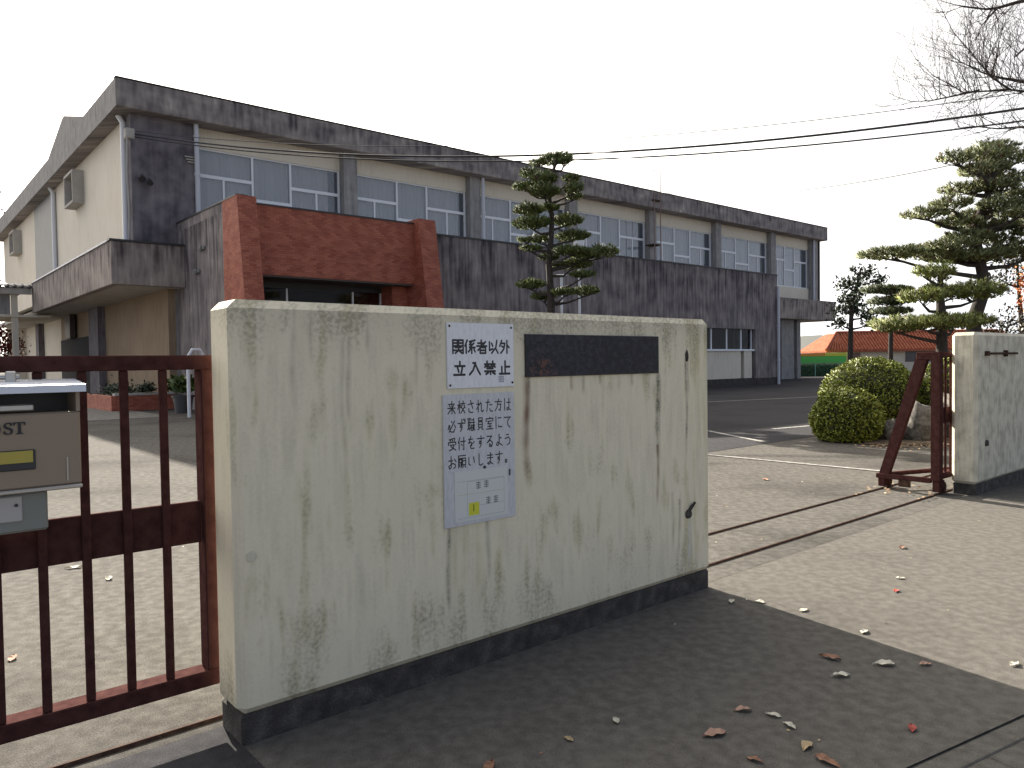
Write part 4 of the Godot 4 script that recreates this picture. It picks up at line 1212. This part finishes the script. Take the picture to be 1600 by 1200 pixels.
func nearest(pts: Array, y: float) -> Vector3:
	for i in pts.size() - 1:
		if y <= pts[i + 1].y: return pts[i].lerp(pts[i + 1], clampf((y - pts[i].y) / (pts[i + 1].y - pts[i].y), 0.0, 1.0))
	return pts[-1]

func pine(label: String, spine: Array, thick: float, pads: Array, density: float, needle: float, light: Color, dark: Color, fat := 1.12) -> void:
	var base: Vector3 = spine[0]
	base.y = 0.0
	var t := thing("pine_tree", label, "tree", base)
	var pts := v3s(spine.map(func(p): return [p.x, p.y, p.z]))
	if pts[0].y > 0.02: pts.push_front(Vector3(pts[0].x, -0.05, pts[0].z))
	var rad := []
	for i in pts.size(): rad.append(lerpf(thick, thick * 0.3, float(i) / (pts.size() - 1)))
	put("trunk", tb(pts, rad, 9), M.bark, t)
	for pd in pads:
		var c := Vector3(pd[0], pd[1], pd[2])
		var rx: float = pd[3] * 1.22
		var ry: float = pd[4] * fat
		# the limb that carries this pad, with twigs fanning under it
		var root := nearest(pts, c.y - 0.15 - 0.2 * Vector2(c.x - pts[0].x, c.z - pts[0].z).length())
		var foot := c - Vector3(0, ry * 0.6, 0)
		var lb := buf()
		var mid := root.lerp(foot, 0.55) + Vector3(rng.randf_range(-0.06, 0.06), rng.randf_range(-0.1, 0.02), rng.randf_range(-0.06, 0.06))
		lb.tube([root, mid, foot], [thick * 0.36, thick * 0.24, thick * 0.13], 6)
		for k in 7:
			var a := rng.randf() * TAU
			var e := c + Vector3(cos(a) * rx * 0.8, rng.randf_range(-0.3, 0.3) * ry, sin(a) * rx * 0.8)
			lb.tube([mid.lerp(foot, rng.randf_range(0.5, 1.0)), e], [thick * 0.09, thick * 0.04], 4, Color.WHITE, false)
		put("limb", lb.mesh(), M.bark, t)
		var b := buf()
		var n := int(density * rx * (rx + ry) * 60.0)
		for k in n:
			var a := rng.randf() * TAU
			var rr := sqrt(rng.randf())
			var lump := 0.75 + 0.35 * sin(a * 3.0 + c.x * 9.0) * sin(a * 5.0 + c.z * 7.0)
			var hgt := sqrt(maxf(0.0, 1.0 - rr * rr))
			var p := c + Vector3(cos(a) * rr * rx * (0.8 + 0.3 * lump), ry * (rng.randf_range(-0.75, 1.0) * hgt * lump), sin(a) * rr * rx * (0.8 + 0.3 * lump))
			var tone := rng.randf()
			var col := dark.lerp(light, tone)
			if rng.randf() < 0.06: col = lin(0.12, 0.065, 0.03)
			var up := Vector3((p.x - c.x) / rx * 0.6, 0.55, (p.z - c.z) / rx * 0.6)
			for j in 7:
				var d := (Vector3(rng.randf_range(-1, 1), rng.randf_range(-0.45, 1), rng.randf_range(-1, 1)) * 0.8 + up).normalized()
				var s := d.cross(Vector3(rng.randf_range(-1, 1), rng.randf_range(-1, 1), rng.randf_range(-1, 1))).normalized() * needle * 0.085
				var nn := (d.cross(s).normalized() * 0.5 + up).normalized()
				b.tri(p - s, p + s, p + d * needle * rng.randf_range(0.7, 1.2), nn, nn, nn, col)
		put("foliage_pad", b.mesh(), M.needle, t)

func dome(label: String, at: Vector3, r: Vector3, count: int, size: float, light: Color, dark: Color, group := "") -> void:
	var t := thing("clipped_shrub", label, "shrub", at, group)
	var c := at + Vector3(0, r.y * 0.42, 0)
	var core := buf()
	core.blob(c, Vector3(r.x * 0.93, r.y * 0.55, r.z * 0.93), 10, 16, 0.05, 4)
	put("core", core.mesh(), plain(0.03, 0.032, 0.015, 0.95), t)
	var f := FastNoiseLite.new()
	f.seed = int(at.x * 100)
	f.frequency = 1.6
	var b := buf()
	for k in count:
		var y := rng.randf_range(-0.7, 1.0)
		var a := rng.randf() * TAU
		var q := sqrt(maxf(0.0, 1.0 - y * y))
		var d := Vector3(cos(a) * q, y, sin(a) * q)
		var bump := 1.0 + 0.10 * f.get_noise_3dv(d * 1.4) + 0.05 * f.get_noise_3dv(d * 5.0) - 0.07 * rng.randf()
		var p := c + d * Vector3(r.x, r.y * 0.58, r.z) * bump
		if p.y < at.y + 0.01: continue
		var t2 := rng.randf()
		leaf(b, p, d, size * rng.randf_range(0.7, 1.2), dark.lerp(light, t2))
	put("foliage", b.mesh(), M.leaf, t)
	var st := buf()
	for k in 5:
		var a := TAU * k / 5.0
		st.tube([at + Vector3(cos(a) * 0.06, -0.02, sin(a) * 0.06), at + Vector3(cos(a) * r.x * 0.4, r.y * 0.4, sin(a) * r.z * 0.4)], [0.03, 0.015], 5)
	put("stem", st.mesh(), M.bark, t)

func bushy(called: String, label: String, cat: String, base: Vector3, spine: Array, thick: float, clumps: Array, per: float, size: float, light: Color, dark: Color, mat: Material) -> void:
	var t := thing(called, label, cat, base)
	var rad := []
	for i in spine.size(): rad.append(lerpf(thick, thick * 0.3, float(i) / maxf(1.0, spine.size() - 1)))
	put("trunk", tb(spine, rad, 8), M.bark, t)
	var b := buf()
	for q in clumps:
		var lb := buf()
		var c := Vector3(q[0], q[1], q[2])
		var root := nearest(spine, c.y - 0.25)
		lb.tube([root, root.lerp(c, 0.5) + Vector3(0, -0.06, 0), c], [thick * 0.4, thick * 0.25, thick * 0.1], 5)
		for k in int(per * q[3] * (q[3] + q[4]) * 100.0):
			var d := Vector3(rng.randfn(), rng.randfn(), rng.randfn()) * 0.45
			var p := c + d * Vector3(q[3] * 1.25, q[4] * 1.25, q[3] * 1.25)
			leaf(b, p, Vector3(0, 0.5, 0) + d * 0.4, size * rng.randf_range(0.7, 1.25), dark.lerp(light, rng.randf()))
		put("limb", lb.mesh(), M.bark, t)
	put("crown", b.mesh(), mat, t)

func twig(b: Buf, from: Vector3, dir: Vector3, length: float, r: float, depth: int) -> void:
	var pts := [from]
	var rad := [r]
	var p := from
	var d := dir.normalized()
	var n := 4
	for i in n:
		d = (d + Vector3(rng.randf_range(-0.22, 0.22), rng.randf_range(-0.12, 0.26), rng.randf_range(-0.22, 0.22))).normalized()
		p += d * length / n
		pts.append(p)
		rad.append(lerpf(r, r * 0.35, float(i + 1) / n))
		if depth > 0 and rng.randf() < 0.85:
			var s := d.cross(Vector3(rng.randf_range(-1, 1), rng.randf_range(-1, 1), rng.randf_range(-1, 1))).normalized()
			twig(b, p, d + s * 0.95 + Vector3(0, 0.25, 0), length * rng.randf_range(0.35, 0.62), r * 0.52, depth - 1)
	b.tube(pts, rad, 5 if r > 0.01 else 3, Color.WHITE, false)

func plants() -> void:
	var pl := lin(0.17, 0.21, 0.045)
	var pd := lin(0.06, 0.09, 0.028)
	pine("slender cloud pruned pine standing before the stained annex wall", v3s([[13.17, 1.71, -14.03], [13.22, 2.81, -14.03], [13.22, 3.34, -14.05], [13.21, 3.95, -14.09], [13.27, 4.56, -14.06], [13.31, 5.13, -14.05], [13.27, 5.63, -14.1], [13.34, 6.2, -14.06], [13.42, 6.56, -14.0]]), 0.12, PADS_CENTER, 40.0, 0.095, pl, pd, 1.4)
	pine("tall spreading pine with layered branches behind the right gate wall", v3s([[22.2, -0.05, -7.34], [22.33, 2.43, -7.35], [22.56, 3.2, -7.19], [22.54, 3.65, -7.22], [22.4, 4.79, -7.38], [22.66, 5.55, -7.19], [22.82, 6.14, -7.08], [22.87, 6.82, -7.06]]), 0.2, PADS_BIG, 9.0, 0.16, lin(0.26, 0.285, 0.12), lin(0.12, 0.14, 0.06), 1.3)
	pine("broad low pine with flat lowest bough just over the right wall", v3s([[19.45, -0.05, -7.06], [19.51, 2.42, -7.12], [19.49, 3.04, -7.15], [19.54, 3.53, -7.13]]), 0.15, PADS_MID, 17.0, 0.13, lin(0.30, 0.33, 0.075), lin(0.12, 0.15, 0.045), 1.7)
	pine("small round headed pine left of the tall spreading pine", v3s([[22.64, -0.05, -9.65], [22.71, 2.51, -9.65], [22.75, 3.16, -9.64], [22.68, 3.46, -9.71]]), 0.08, PADS_SMALL, 20.0, 0.13, lin(0.13, 0.17, 0.05), lin(0.035, 0.055, 0.022))
	bushy("broadleaf_tree", "thin dark leafed tree between the hall and the pines", "tree", Vector3(29.66, 0, -14.19), v3s([[29.62, -0.05, -14.2], [29.66, 0.75, -14.19], [29.74, 2.58, -14.19], [29.79, 3.46, -14.18], [30.0, 4.35, -14.04], [30.12, 5.02, -13.96]]), 0.13, CLUMPS, 10.0, 0.14, lin(0.055, 0.085, 0.03), lin(0.014, 0.024, 0.012), M.leaf)
	var sl := lin(0.26, 0.29, 0.03)
	var sd := lin(0.12, 0.15, 0.02)
	dome("round clipped shrub nearest the yard, lowest of the three", Vector3(12.95, 0, -6.25), Vector3(0.62, 0.93, 0.6), 15000, 0.05, sl, sd, "clipped shrubs by the gateway")
	dome("larger round clipped shrub rising behind the lowest one", Vector3(14.95, 0.05, -6.75), Vector3(0.95, 1.40, 0.9), 17000, 0.055, sl, sd, "clipped shrubs by the gateway")
	dome("clipped shrub half hidden behind the open gate brace", Vector3(15.6, 0.05, -5.55), Vector3(0.62, 1.36, 0.6), 9000, 0.055, sl, sd, "clipped shrubs by the gateway")
	# garden rocks
	for q in [[Vector3(13.75, 0.0, -5.35), Vector3(0.34, 0.42, 0.3), "tall mossy garden rock seen through the open gate brace"], [Vector3(13.55, 0.0, -5.75), Vector3(0.28, 0.22, 0.24), "low brown garden rock beside the lowest shrub"], [Vector3(14.6, 0.0, -4.9), Vector3(0.4, 0.62, 0.35), "upright grey garden rock behind the open gate post"]]:
		org = q[0]
		var b := buf()
		b.blob(q[0] + Vector3(0, q[1].y * 0.6, 0), q[1], 9, 13, 0.7, int(q[0].x * 10))
		tag(put("garden_rock", b.mesh(), M.rock), q[2], "rock", "rocks in the planting bed").position = q[0]
	# darker trees and the maple at the right edge, behind the wall
	bushy("dark_shrub", "dark purple green shrub just over the right wall end", "shrub", Vector3(24.7, 0, -7.3), [Vector3(24.7, -0.05, -7.3), Vector3(24.7, 1.2, -7.3), Vector3(24.7, 2.2, -7.3)], 0.08, [[24.35, 2.1, -7.6, 0.42, 0.36], [24.8, 2.45, -7.2, 0.45, 0.42], [25.2, 2.15, -6.9, 0.5, 0.5], [24.1, 1.75, -7.75, 0.4, 0.3], [24.8, 1.7, -7.2, 0.5, 0.5], [25.4, 1.6, -6.7, 0.5, 0.5]], 7.0, 0.1, lin(0.07, 0.075, 0.035), lin(0.05, 0.03, 0.03), M.leaf)
	bushy("maple_tree", "orange autumn maple at the right edge behind the wall", "tree", Vector3(25.7, 0, -6.5), [Vector3(25.7, -0.05, -6.5), Vector3(25.7, 2.0, -6.5), Vector3(25.6, 3.6, -6.6)], 0.09, [[25.12, 3.5, -7.0, 0.26, 0.42], [25.6, 3.95, -6.6, 0.45, 0.45], [25.2, 2.95, -6.95, 0.26, 0.3], [25.9, 3.2, -6.4, 0.5, 0.5]], 8.0, 0.09, lin(0.60, 0.19, 0.025), lin(0.42, 0.10, 0.016), M.leaf)
	bushy("dark_conifer", "dark leaning evergreen showing between pine and orange maple", "tree", Vector3(28.3, 0, -7.9), [Vector3(28.3, -0.05, -7.9), Vector3(28.2, 2.4, -7.9), Vector3(28.0, 4.6, -8.0)], 0.12, [[27.7, 4.5, -8.2, 0.5, 0.3], [28.1, 4.9, -7.9, 0.6, 0.4], [27.4, 3.9, -8.3, 0.5, 0.3], [28.3, 4.1, -7.7, 0.6, 0.5]], 5.0, 0.12, lin(0.07, 0.07, 0.035), lin(0.04, 0.03, 0.022), M.leaf)
	bare_tree()
	# by the hall, seen through the left gate
	bushy("maple_tree", "red autumn maple beyond the covered passage at far left", "tree", Vector3(5.3, 0, -47.5), [Vector3(5.3, -0.05, -47.5), Vector3(5.3, 1.4, -47.5), Vector3(5.4, 2.6, -47.4)], 0.08, [[5.6, 2.7, -47.3, 0.55, 0.5], [4.9, 2.4, -47.2, 0.6, 0.7], [5.2, 3.2, -47.6, 0.55, 0.5], [4.4, 2.9, -47.5, 0.6, 0.6]], 6.0, 0.16, lin(0.34, 0.05, 0.03), lin(0.10, 0.018, 0.015), M.leaf)
	bushy("broadleaf_tree", "brown leafed treetop above the hall's far left end", "tree", Vector3(4.5, 0, -66), [Vector3(4.5, -0.05, -66), Vector3(4.5, 6, -66), Vector3(4.7, 12, -66)], 0.3, [[5.6, 13.2, -66, 1.6, 1.3], [5.0, 11.0, -66, 1.8, 1.6], [5.3, 8.8, -66, 1.5, 1.5], [3.2, 12.4, -66, 2.0, 1.6]], 0.5, 0.35, lin(0.10, 0.09, 0.05), lin(0.05, 0.03, 0.03), M.leaf)
	var fb := thing("flower_bed", "low brick flower bed against the hall, seen through gate bars", "planter", Vector3(6.3, 0, -29.6))
	put("brick_edge", bx(Vector3(6.1, 0, -27.6), Vector3(7.95, 0.52, -27.85), 0.01), M.brick, fb)
	put("brick_edge", bx(Vector3(5.95, 0, -27.6), Vector3(6.1, 0.52, -33.0), 0.01), M.brick, fb)
	put("coping", bx(Vector3(6.05, 0.52, -27.55), Vector3(7.95, 0.6, -27.9), 0.01), M.soffit, fb)
	put("soil", bx(Vector3(6.1, 0, -27.85), Vector3(6.85, 0.48, -33.0)), M.soil, fb)
	for q in [[Vector3(6.5, 0.48, -28.2), 0.5, "grey green ball of foliage in the brick flower bed, second from right"], [Vector3(6.45, 0.48, -29.6), 0.42, "small dark plant at the left of the brick flower bed"], [Vector3(7.1, 0.6, -27.75), 0.34, "low round plant standing on the brick bed coping"]]:
		var p := thing("bedding_plant", q[2], "plant", q[0], "plants in the flower bed")
		var b := buf()
		for k in 420:
			var d := Vector3(rng.randfn(), absf(rng.randfn()), rng.randfn()) * 0.4
			leaf(b, q[0] + d * q[1] + Vector3(0, 0.04, 0), d, 0.12, lin(0.03, 0.045, 0.02).lerp(lin(0.10, 0.12, 0.08), rng.randf()))
		put("foliage", b.mesh(), M.leaf, p)
		put("stem", tb([q[0] - Vector3(0, 0.02, 0), q[0] + Vector3(0, q[1] * 0.5, 0)], [0.02, 0.015], 5), M.bark, p)
	var at := Vector3(7.45, 0, -25.0)
	var pp := thing("potted_plant", "big leafed plant in a black pot beside the porch wall", "plant", at)
	var pot := buf()
	pot.tube([at, at + Vector3(0, 0.55, 0)], [0.24, 0.32], 14)
	pot.tube([at + Vector3(0, 0.5, 0), at + Vector3(0, 0.56, 0)], [0.35, 0.35], 14)
	put("pot", pot.mesh(), M.dark_metal, pp)
	var lv := buf()
	for k in 160:
		var a := rng.randf() * TAU
		var d := Vector3(cos(a), rng.randf_range(0.4, 2.2), sin(a)).normalized()
		leaf(lv, at + Vector3(0, 0.6, 0) + d * rng.randf_range(0.15, 0.62), d, 0.3, lin(0.03, 0.06, 0.012).lerp(lin(0.14, 0.20, 0.04), rng.randf()))
	put("foliage", lv.mesh(), M.leaf, pp)

func bare_tree() -> void:
	var at := Vector3(15.6, 0, -3.75)
	var t := thing("bare_tree", "leafless tree reaching in from the upper right corner", "tree", at)
	var trunk := [Vector3(15.6, -0.05, -3.75), Vector3(15.55, 2.5, -3.7), Vector3(15.3, 4.2, -3.65), Vector3(14.9, 5.6, -3.6), Vector3(14.7, 7.2, -3.6), Vector3(14.5, 9.0, -3.9)]
	put("trunk", tb(trunk, [0.24, 0.19, 0.16, 0.12, 0.09, 0.05], 10), M.bark, t)
	# main limbs that reach into the picture, then free twigs along each
	var limbs := [
		[[14.95, 5.45, -3.6], [13.6, 5.1, -3.4], [12.91, 5.24, -3.44], [12.77, 5.27, -3.6], [12.59, 5.29, -3.72]],
		[[12.62, 5.29, -3.7], [12.5, 5.5, -3.9], [12.34, 5.86, -4.1], [12.2, 6.2, -4.3], [12.1, 6.62, -4.45], [12.05, 6.8, -4.5]],
		[[12.62, 5.29, -3.7], [12.5, 5.31, -3.95], [12.3, 5.32, -4.2], [12.2, 5.44, -4.33], [12.06, 5.6, -4.52], [11.9, 5.88, -4.71], [11.8, 6.24, -4.84]],
		[[12.34, 5.3, -4.0], [12.1, 5.24, -4.3], [11.93, 5.2, -4.5], [11.8, 5.22, -4.72], [11.7, 5.32, -4.9], [11.62, 5.4, -5.0]],
		[[14.72, 7.0, -3.6], [13.83, 6.95, -3.7], [13.5, 6.85, -3.88], [13.2, 6.74, -4.04], [13.05, 6.72, -4.15], [12.75, 6.76, -4.38]],
		[[13.2, 6.74, -4.04], [12.9, 6.44, -4.15], [12.78, 6.2, -4.2]],
		[[14.9, 5.7, -3.6], [13.53, 5.55, -3.61], [13.31, 5.6, -3.8], [13.06, 5.66, -4.01], [12.88, 5.74, -4.16], [12.65, 5.9, -4.36], [12.43, 6.1, -4.55]],
		[[15.2, 4.5, -3.65], [13.2, 4.5, -3.3], [12.57, 4.66, -3.35], [12.37, 4.66, -3.53], [12.16, 4.64, -3.7], [11.89, 4.68, -3.93], [11.69, 4.66, -4.1]],
		[[14.85, 6.0, -3.6], [13.6, 6.3, -3.5], [13.35, 6.15, -3.6], [13.15, 5.92, -3.78]],
		[[13.0, 5.68, -4.05], [13.1, 6.05, -4.0], [13.24, 6.65, -3.95]]]
	for l in limbs:
		var pts := v3s(l)
		var rad := []
		for i in pts.size():
			var far := float(i) / (pts.size() - 1)
			rad.append(lerpf(0.045 if pts[0].x > 14.0 else 0.018, 0.012 if pts[-1].x > 12.55 and pts[0].x > 14.0 else 0.0018, pow(far, 0.6)))
		var b := buf()
		b.tube(pts, rad, 6)
		for i in pts.size() - 1:
			if pts[i].x > 13.9: continue
			for k in 8:
				var s := rng.randf()
				var p: Vector3 = pts[i].lerp(pts[i + 1], s)
				var d: Vector3 = (pts[i + 1] - pts[i]).normalized()
				var side := d.cross(Vector3(rng.randf_range(-1, 1), rng.randf_range(-1, 1), rng.randf_range(-1, 1))).normalized()
				twig(b, p, d * 0.55 + side + Vector3(0, 0.5, 0), rng.randf_range(0.3, 0.95), minf(rad[i] * 0.5, 0.006), 2)
		put("branch", b.mesh(), M.bark, t)

# ------------------------------------------------------------------ wires, poles
func catenary(a: Vector3, b: Vector3, sag: float, n := 40) -> Array:
	var out := []
	for i in n + 1:
		var t := float(i) / n
		out.append(a.lerp(b, t) - Vector3(0, sag * 4.0 * t * (1.0 - t), 0))
	return out

func wires_and_poles() -> void:
	var cable := plain(0.020, 0.022, 0.026, 0.6)
	for w in [[Vector3(6.95, 9.45, -28.1), Vector3(20.6, 7.05, -3.9), 1.05, 0.028, "thick black service cable from the hall corner, upper one"], [Vector3(6.95, 9.35, -28.1), Vector3(20.6, 6.75, -3.9), 1.0, 0.02, "black cable hanging just under the thick service cable"], [Vector3(6.95, 9.55, -28.1), Vector3(20.5, 7.35, -3.7), 0.95, 0.010, "thin black wire above the thick service cable"], [Vector3(34.4, 11.0, -27.3), Vector3(21.4, 6.55, -4.2), 0.7, 0.016, "thin wire rising right from the roof poles"], [Vector3(53.9, 9.5, -27.6), Vector3(22.2, 5.2, -6.2), 0.9, 0.009, "thin wire from the far end of the hall to the pines"]]:
		org = w[0]
		var pts := catenary(w[0], w[1], w[2])
		var rad := []
		for p in pts: rad.append(w[3])
		var o := put("overhead_wire", tb(pts, rad, 6), cable)
		o.position = w[0]
		tag(o, w[4], "wire", "overhead wires")
	var m := thing("roof_poles", "pair of thin metal poles running up past the hall roof", "pole", Vector3(34.1, 5.62, -27.35))
	put("pole", tb([Vector3(33.85, 6.2, -27.35), Vector3(33.85, 12.2, -27.35)], [0.028, 0.028], 6), plain(0.22, 0.14, 0.13, 0.6), m)
	put("pole", tb([Vector3(34.4, 6.2, -27.35), Vector3(34.4, 12.25, -27.35)], [0.028, 0.028], 6), plain(0.22, 0.14, 0.13, 0.6), m)
	put("crosspiece", tb([Vector3(33.6, 12.1, -27.35), Vector3(33.85, 12.2, -27.35)], [0.02, 0.02], 5), M.pipe, m)
	var br := buf()
	for y in [6.3, 8.0, 10.5]:
		br.box(Vector3(33.8, y, -27.35), Vector3(34.45, y + 0.06, -27.52 if y > 10 else -28.0))
	put("bracket", br.mesh(), M.rail, m)
	var at := Vector3(19.6, 0, -19.3)
	var l := thing("yard_lamp", "white yard lamp post with black collar right of the pine", "lamp post", at)
	put("post", tb([at, at + Vector3(0, 5.3, 0)], [0.06, 0.05], 8), M.white_metal, l)
	var hd := buf()
	hd.tube([at + Vector3(0, 5.3, 0), at + Vector3(0, 5.42, 0), at + Vector3(0, 5.46, 0)], [0.08, 0.2, 0.2], 12)
	put("collar", hd.mesh(), M.dark_metal, l)
	var gl := buf()
	gl.tube([at + Vector3(0, 5.46, 0), at + Vector3(0, 5.85, 0)], [0.17, 0.21], 12)
	gl.tube([at + Vector3(0, 5.85, 0), at + Vector3(0, 5.98, 0)], [0.23, 0.06], 12)
	put("globe", gl.mesh(), M.white_metal, l)
	at = Vector3(18.7, 0, -19.3)
	l = thing("yard_pole", "short white pole with a cross arm beside the pine trunk", "pole", at)
	put("post", tb([at, at + Vector3(0, 4.55, 0)], [0.055, 0.05], 8), M.white_metal, l)
	put("arm", tb([at + Vector3(-0.25, 4.5, 0), at + Vector3(0.25, 4.55, 0)], [0.035, 0.035], 6), M.white_metal, l)
	# bicycle rack hoop and sign by the porch wall, over the gate's top rail
	at = Vector3(6.9, 0, -22.6)
	l = thing("standpipe", "white hooped standpipe in front of the porch wall", "pipe", at)
	put("hoop", tb([at, at + Vector3(0, 1.75, 0), at + Vector3(0.12, 1.95, 0), at + Vector3(0.34, 1.95, 0), at + Vector3(0.46, 1.75, 0), at + Vector3(0.46, 0, 0)], [0.05, 0.05, 0.05, 0.05, 0.05, 0.05], 8), M.white_metal, l)

# ------------------------------------------------------------------ litter
func litter() -> void:
	var kinds := {
		"pale": lin(0.50, 0.47, 0.38), "brown": lin(0.24, 0.12, 0.07), "pink": lin(0.36, 0.22, 0.16), "red": lin(0.30, 0.05, 0.035), "tan": lin(0.36, 0.27, 0.15)}
	var rows := [
		[2.685, -1.734, "pink", 0.055, "pinkish fallen leaf left of the pale pair on the shaded apron"], [2.427, -1.694, "pink", 0.075, "largest pinkish brown fallen leaf on the shaded apron"],
		[2.737, -1.626, "pale", 0.045, "upper pale leaf of the close pair on shaded apron"], [2.706, -1.539, "pale", 0.045, "lower pale leaf of the close pair on shaded apron"],
		[2.609, -1.414, "tan", 0.06, "tan fallen leaf near the bottom edge below the pale pair"], [3.308, -1.628, "pale", 0.065, "long pale leaf alone in the middle of the shade"],
		[3.583, -1.554, "pale", 0.075, "wide grey white leaf right of the long pale one"], [3.471, -1.759, "brown", 0.07, "curled brown leaf just above the long pale one"],
		[3.856, -2.56, "pale", 0.055, "flat pale leaf near the wall end, left of two"], [3.975, -2.45, "pale", 0.05, "flat pale leaf near the wall end, right of two"],
		[4.029, -2.197, "pale", 0.05, "bright leaf lying right at the shadow edge near the wall"], [3.936, -1.81, "pale", 0.05, "small bright leaf on the shadow edge, middle of the apron"],
		[5.072, -2.094, "pale", 0.045, "bright scrap on the sunlit apron above the red leaf"], [4.773, -1.998, "red", 0.05, "small red leaf on the sunlit apron"],
		[3.723, -1.427, "pink", 0.05, "thin pink leaf at the right part of the shade"], [2.232, -2.022, "pale", 0.04, "round pale leaf alone in front of the wall"],
		[1.986, -2.043, "tan", 0.035, "small folded leaf left of the round pale one"], [1.638, -2.091, "brown", 0.06, "brown leaf at the bottom edge below the wall"],
		[3.04, -1.212, "red", 0.05, "dull red leaf near the street gutter"], [4.027, -1.151, "pale", 0.05, "pale leaf at the right edge on sunlit apron"],
		[2.56, -1.308, "brown", 0.07, "brown leaf at the bottom edge, right of centre"], [2.38, -1.486, "brown", 0.045, "small dark brown leaf near the bottom edge"],
		[5.903, -2.424, "brown", 0.06, "brown leaf on sunlit apron near the rail"], [8.1, -4.9, "brown", 0.09, "dark curled leaf in the yard beyond the rails"],
		[1.186, -5.724, "pale", 0.07, "bright leaf in the yard seen through the gate, right one"], [1.061, -6.217, "pale", 0.08, "bright leaf in the yard seen through the gate, left one"], [0.485, -4.476, "brown", 0.06, "brown leaf in the yard low behind the gate bars"]]
	for r in rows:
		var at := Vector3(r[0], 0.006 if r[1] > -2.9 else 0.004, r[1])
		org = at
		var b := buf()
		var s: float = r[3] * 1.45
		var turn := rng.randf() * TAU
		var d := Vector3(cos(turn), 0, sin(turn))
		var e := Vector3(-sin(turn), 0, cos(turn))
		var n := 6
		var tops := []
		for i in n + 1:
			var t := float(i) / n
			var wdt := s * 0.21 * sin(PI * pow(t, 0.8)) + 0.001
			var hump := 0.09 * s * sin(PI * t) * rng.randf_range(0.4, 1.2)
			var c := at + d * s * (t - 0.5) + Vector3(0, hump, 0)
			tops.append([c - e * wdt + Vector3(0, s * 0.10 * rng.randf(), 0), c, c + e * wdt + Vector3(0, s * 0.10 * rng.randf(), 0)])
		var col: Color = kinds[r[2]]
		for i in n:
			for k in 2:
				b.quad(tops[i][k], tops[i + 1][k], tops[i + 1][k + 1], tops[i][k + 1], col * rng.randf_range(0.8, 1.15), Vector3.UP)
		var o := put("fallen_leaf", b.mesh(), M.dry)
		o.position = at
		tag(o, r[4], "leaf", "fallen leaves on the paving")
	org = Vector3.ZERO
	var cr := buf()
	for k in 150:
		var p := Vector3(rng.randf_range(1.2, 9.0), 0.007, rng.randf_range(-6.5, -1.2))
		if p.z > -3.1 and p.z < -2.75 and p.x < 4.1: continue
		var a := rng.randf() * TAU
		var l := rng.randf_range(0.004, 0.012)
		var d := Vector3(cos(a), 0, sin(a)) * l
		var e := Vector3(-sin(a), rng.randf_range(-0.4, 0.4), cos(a)) * l * 0.6
		cr.quad(p - d, p + e, p + d, p - e, [kinds["pale"], kinds["tan"], kinds["brown"], lin(0.06, 0.05, 0.04)][k % 4], Vector3.UP)
	tag(put("leaf_crumbs", cr.mesh(), M.dry), "tiny leaf crumbs and grit strewn over the paving", "debris", "", "stuff")
	# small leaf drift at the foot of the planting bed
	org = Vector3.ZERO
	var b := buf()
	for k in 700:
		var t := rng.randf()
		var p := Vector3(12.4, 0, -5.6).lerp(Vector3(13.6, 0, -4.4), t) + Vector3(rng.randfn() * 0.3, 0.015 + 0.05 * rng.randf(), rng.randfn() * 0.22)
		if k > 640: p = Vector3(8.5 + rng.randfn() * 0.3, 0.012, -3.4 + rng.randfn() * 0.25)
		var a := rng.randf() * TAU
		var d := Vector3(cos(a), rng.randf_range(-0.12, 0.12), sin(a)) * 0.028
		var e := Vector3(-sin(a), rng.randf_range(-0.3, 0.3), cos(a)) * 0.014
		p.y = 0.016 + 0.02 * rng.randf()
		b.quad(p - d, p + e, p + d, p - e, kinds["tan"].lerp(kinds["brown"], rng.randf()), Vector3.UP)
	var o := put("leaf_litter", b.mesh(), M.dry)
	tag(o, "scatter of dry brown leaves along the planting bed edge", "leaves", "", "stuff")
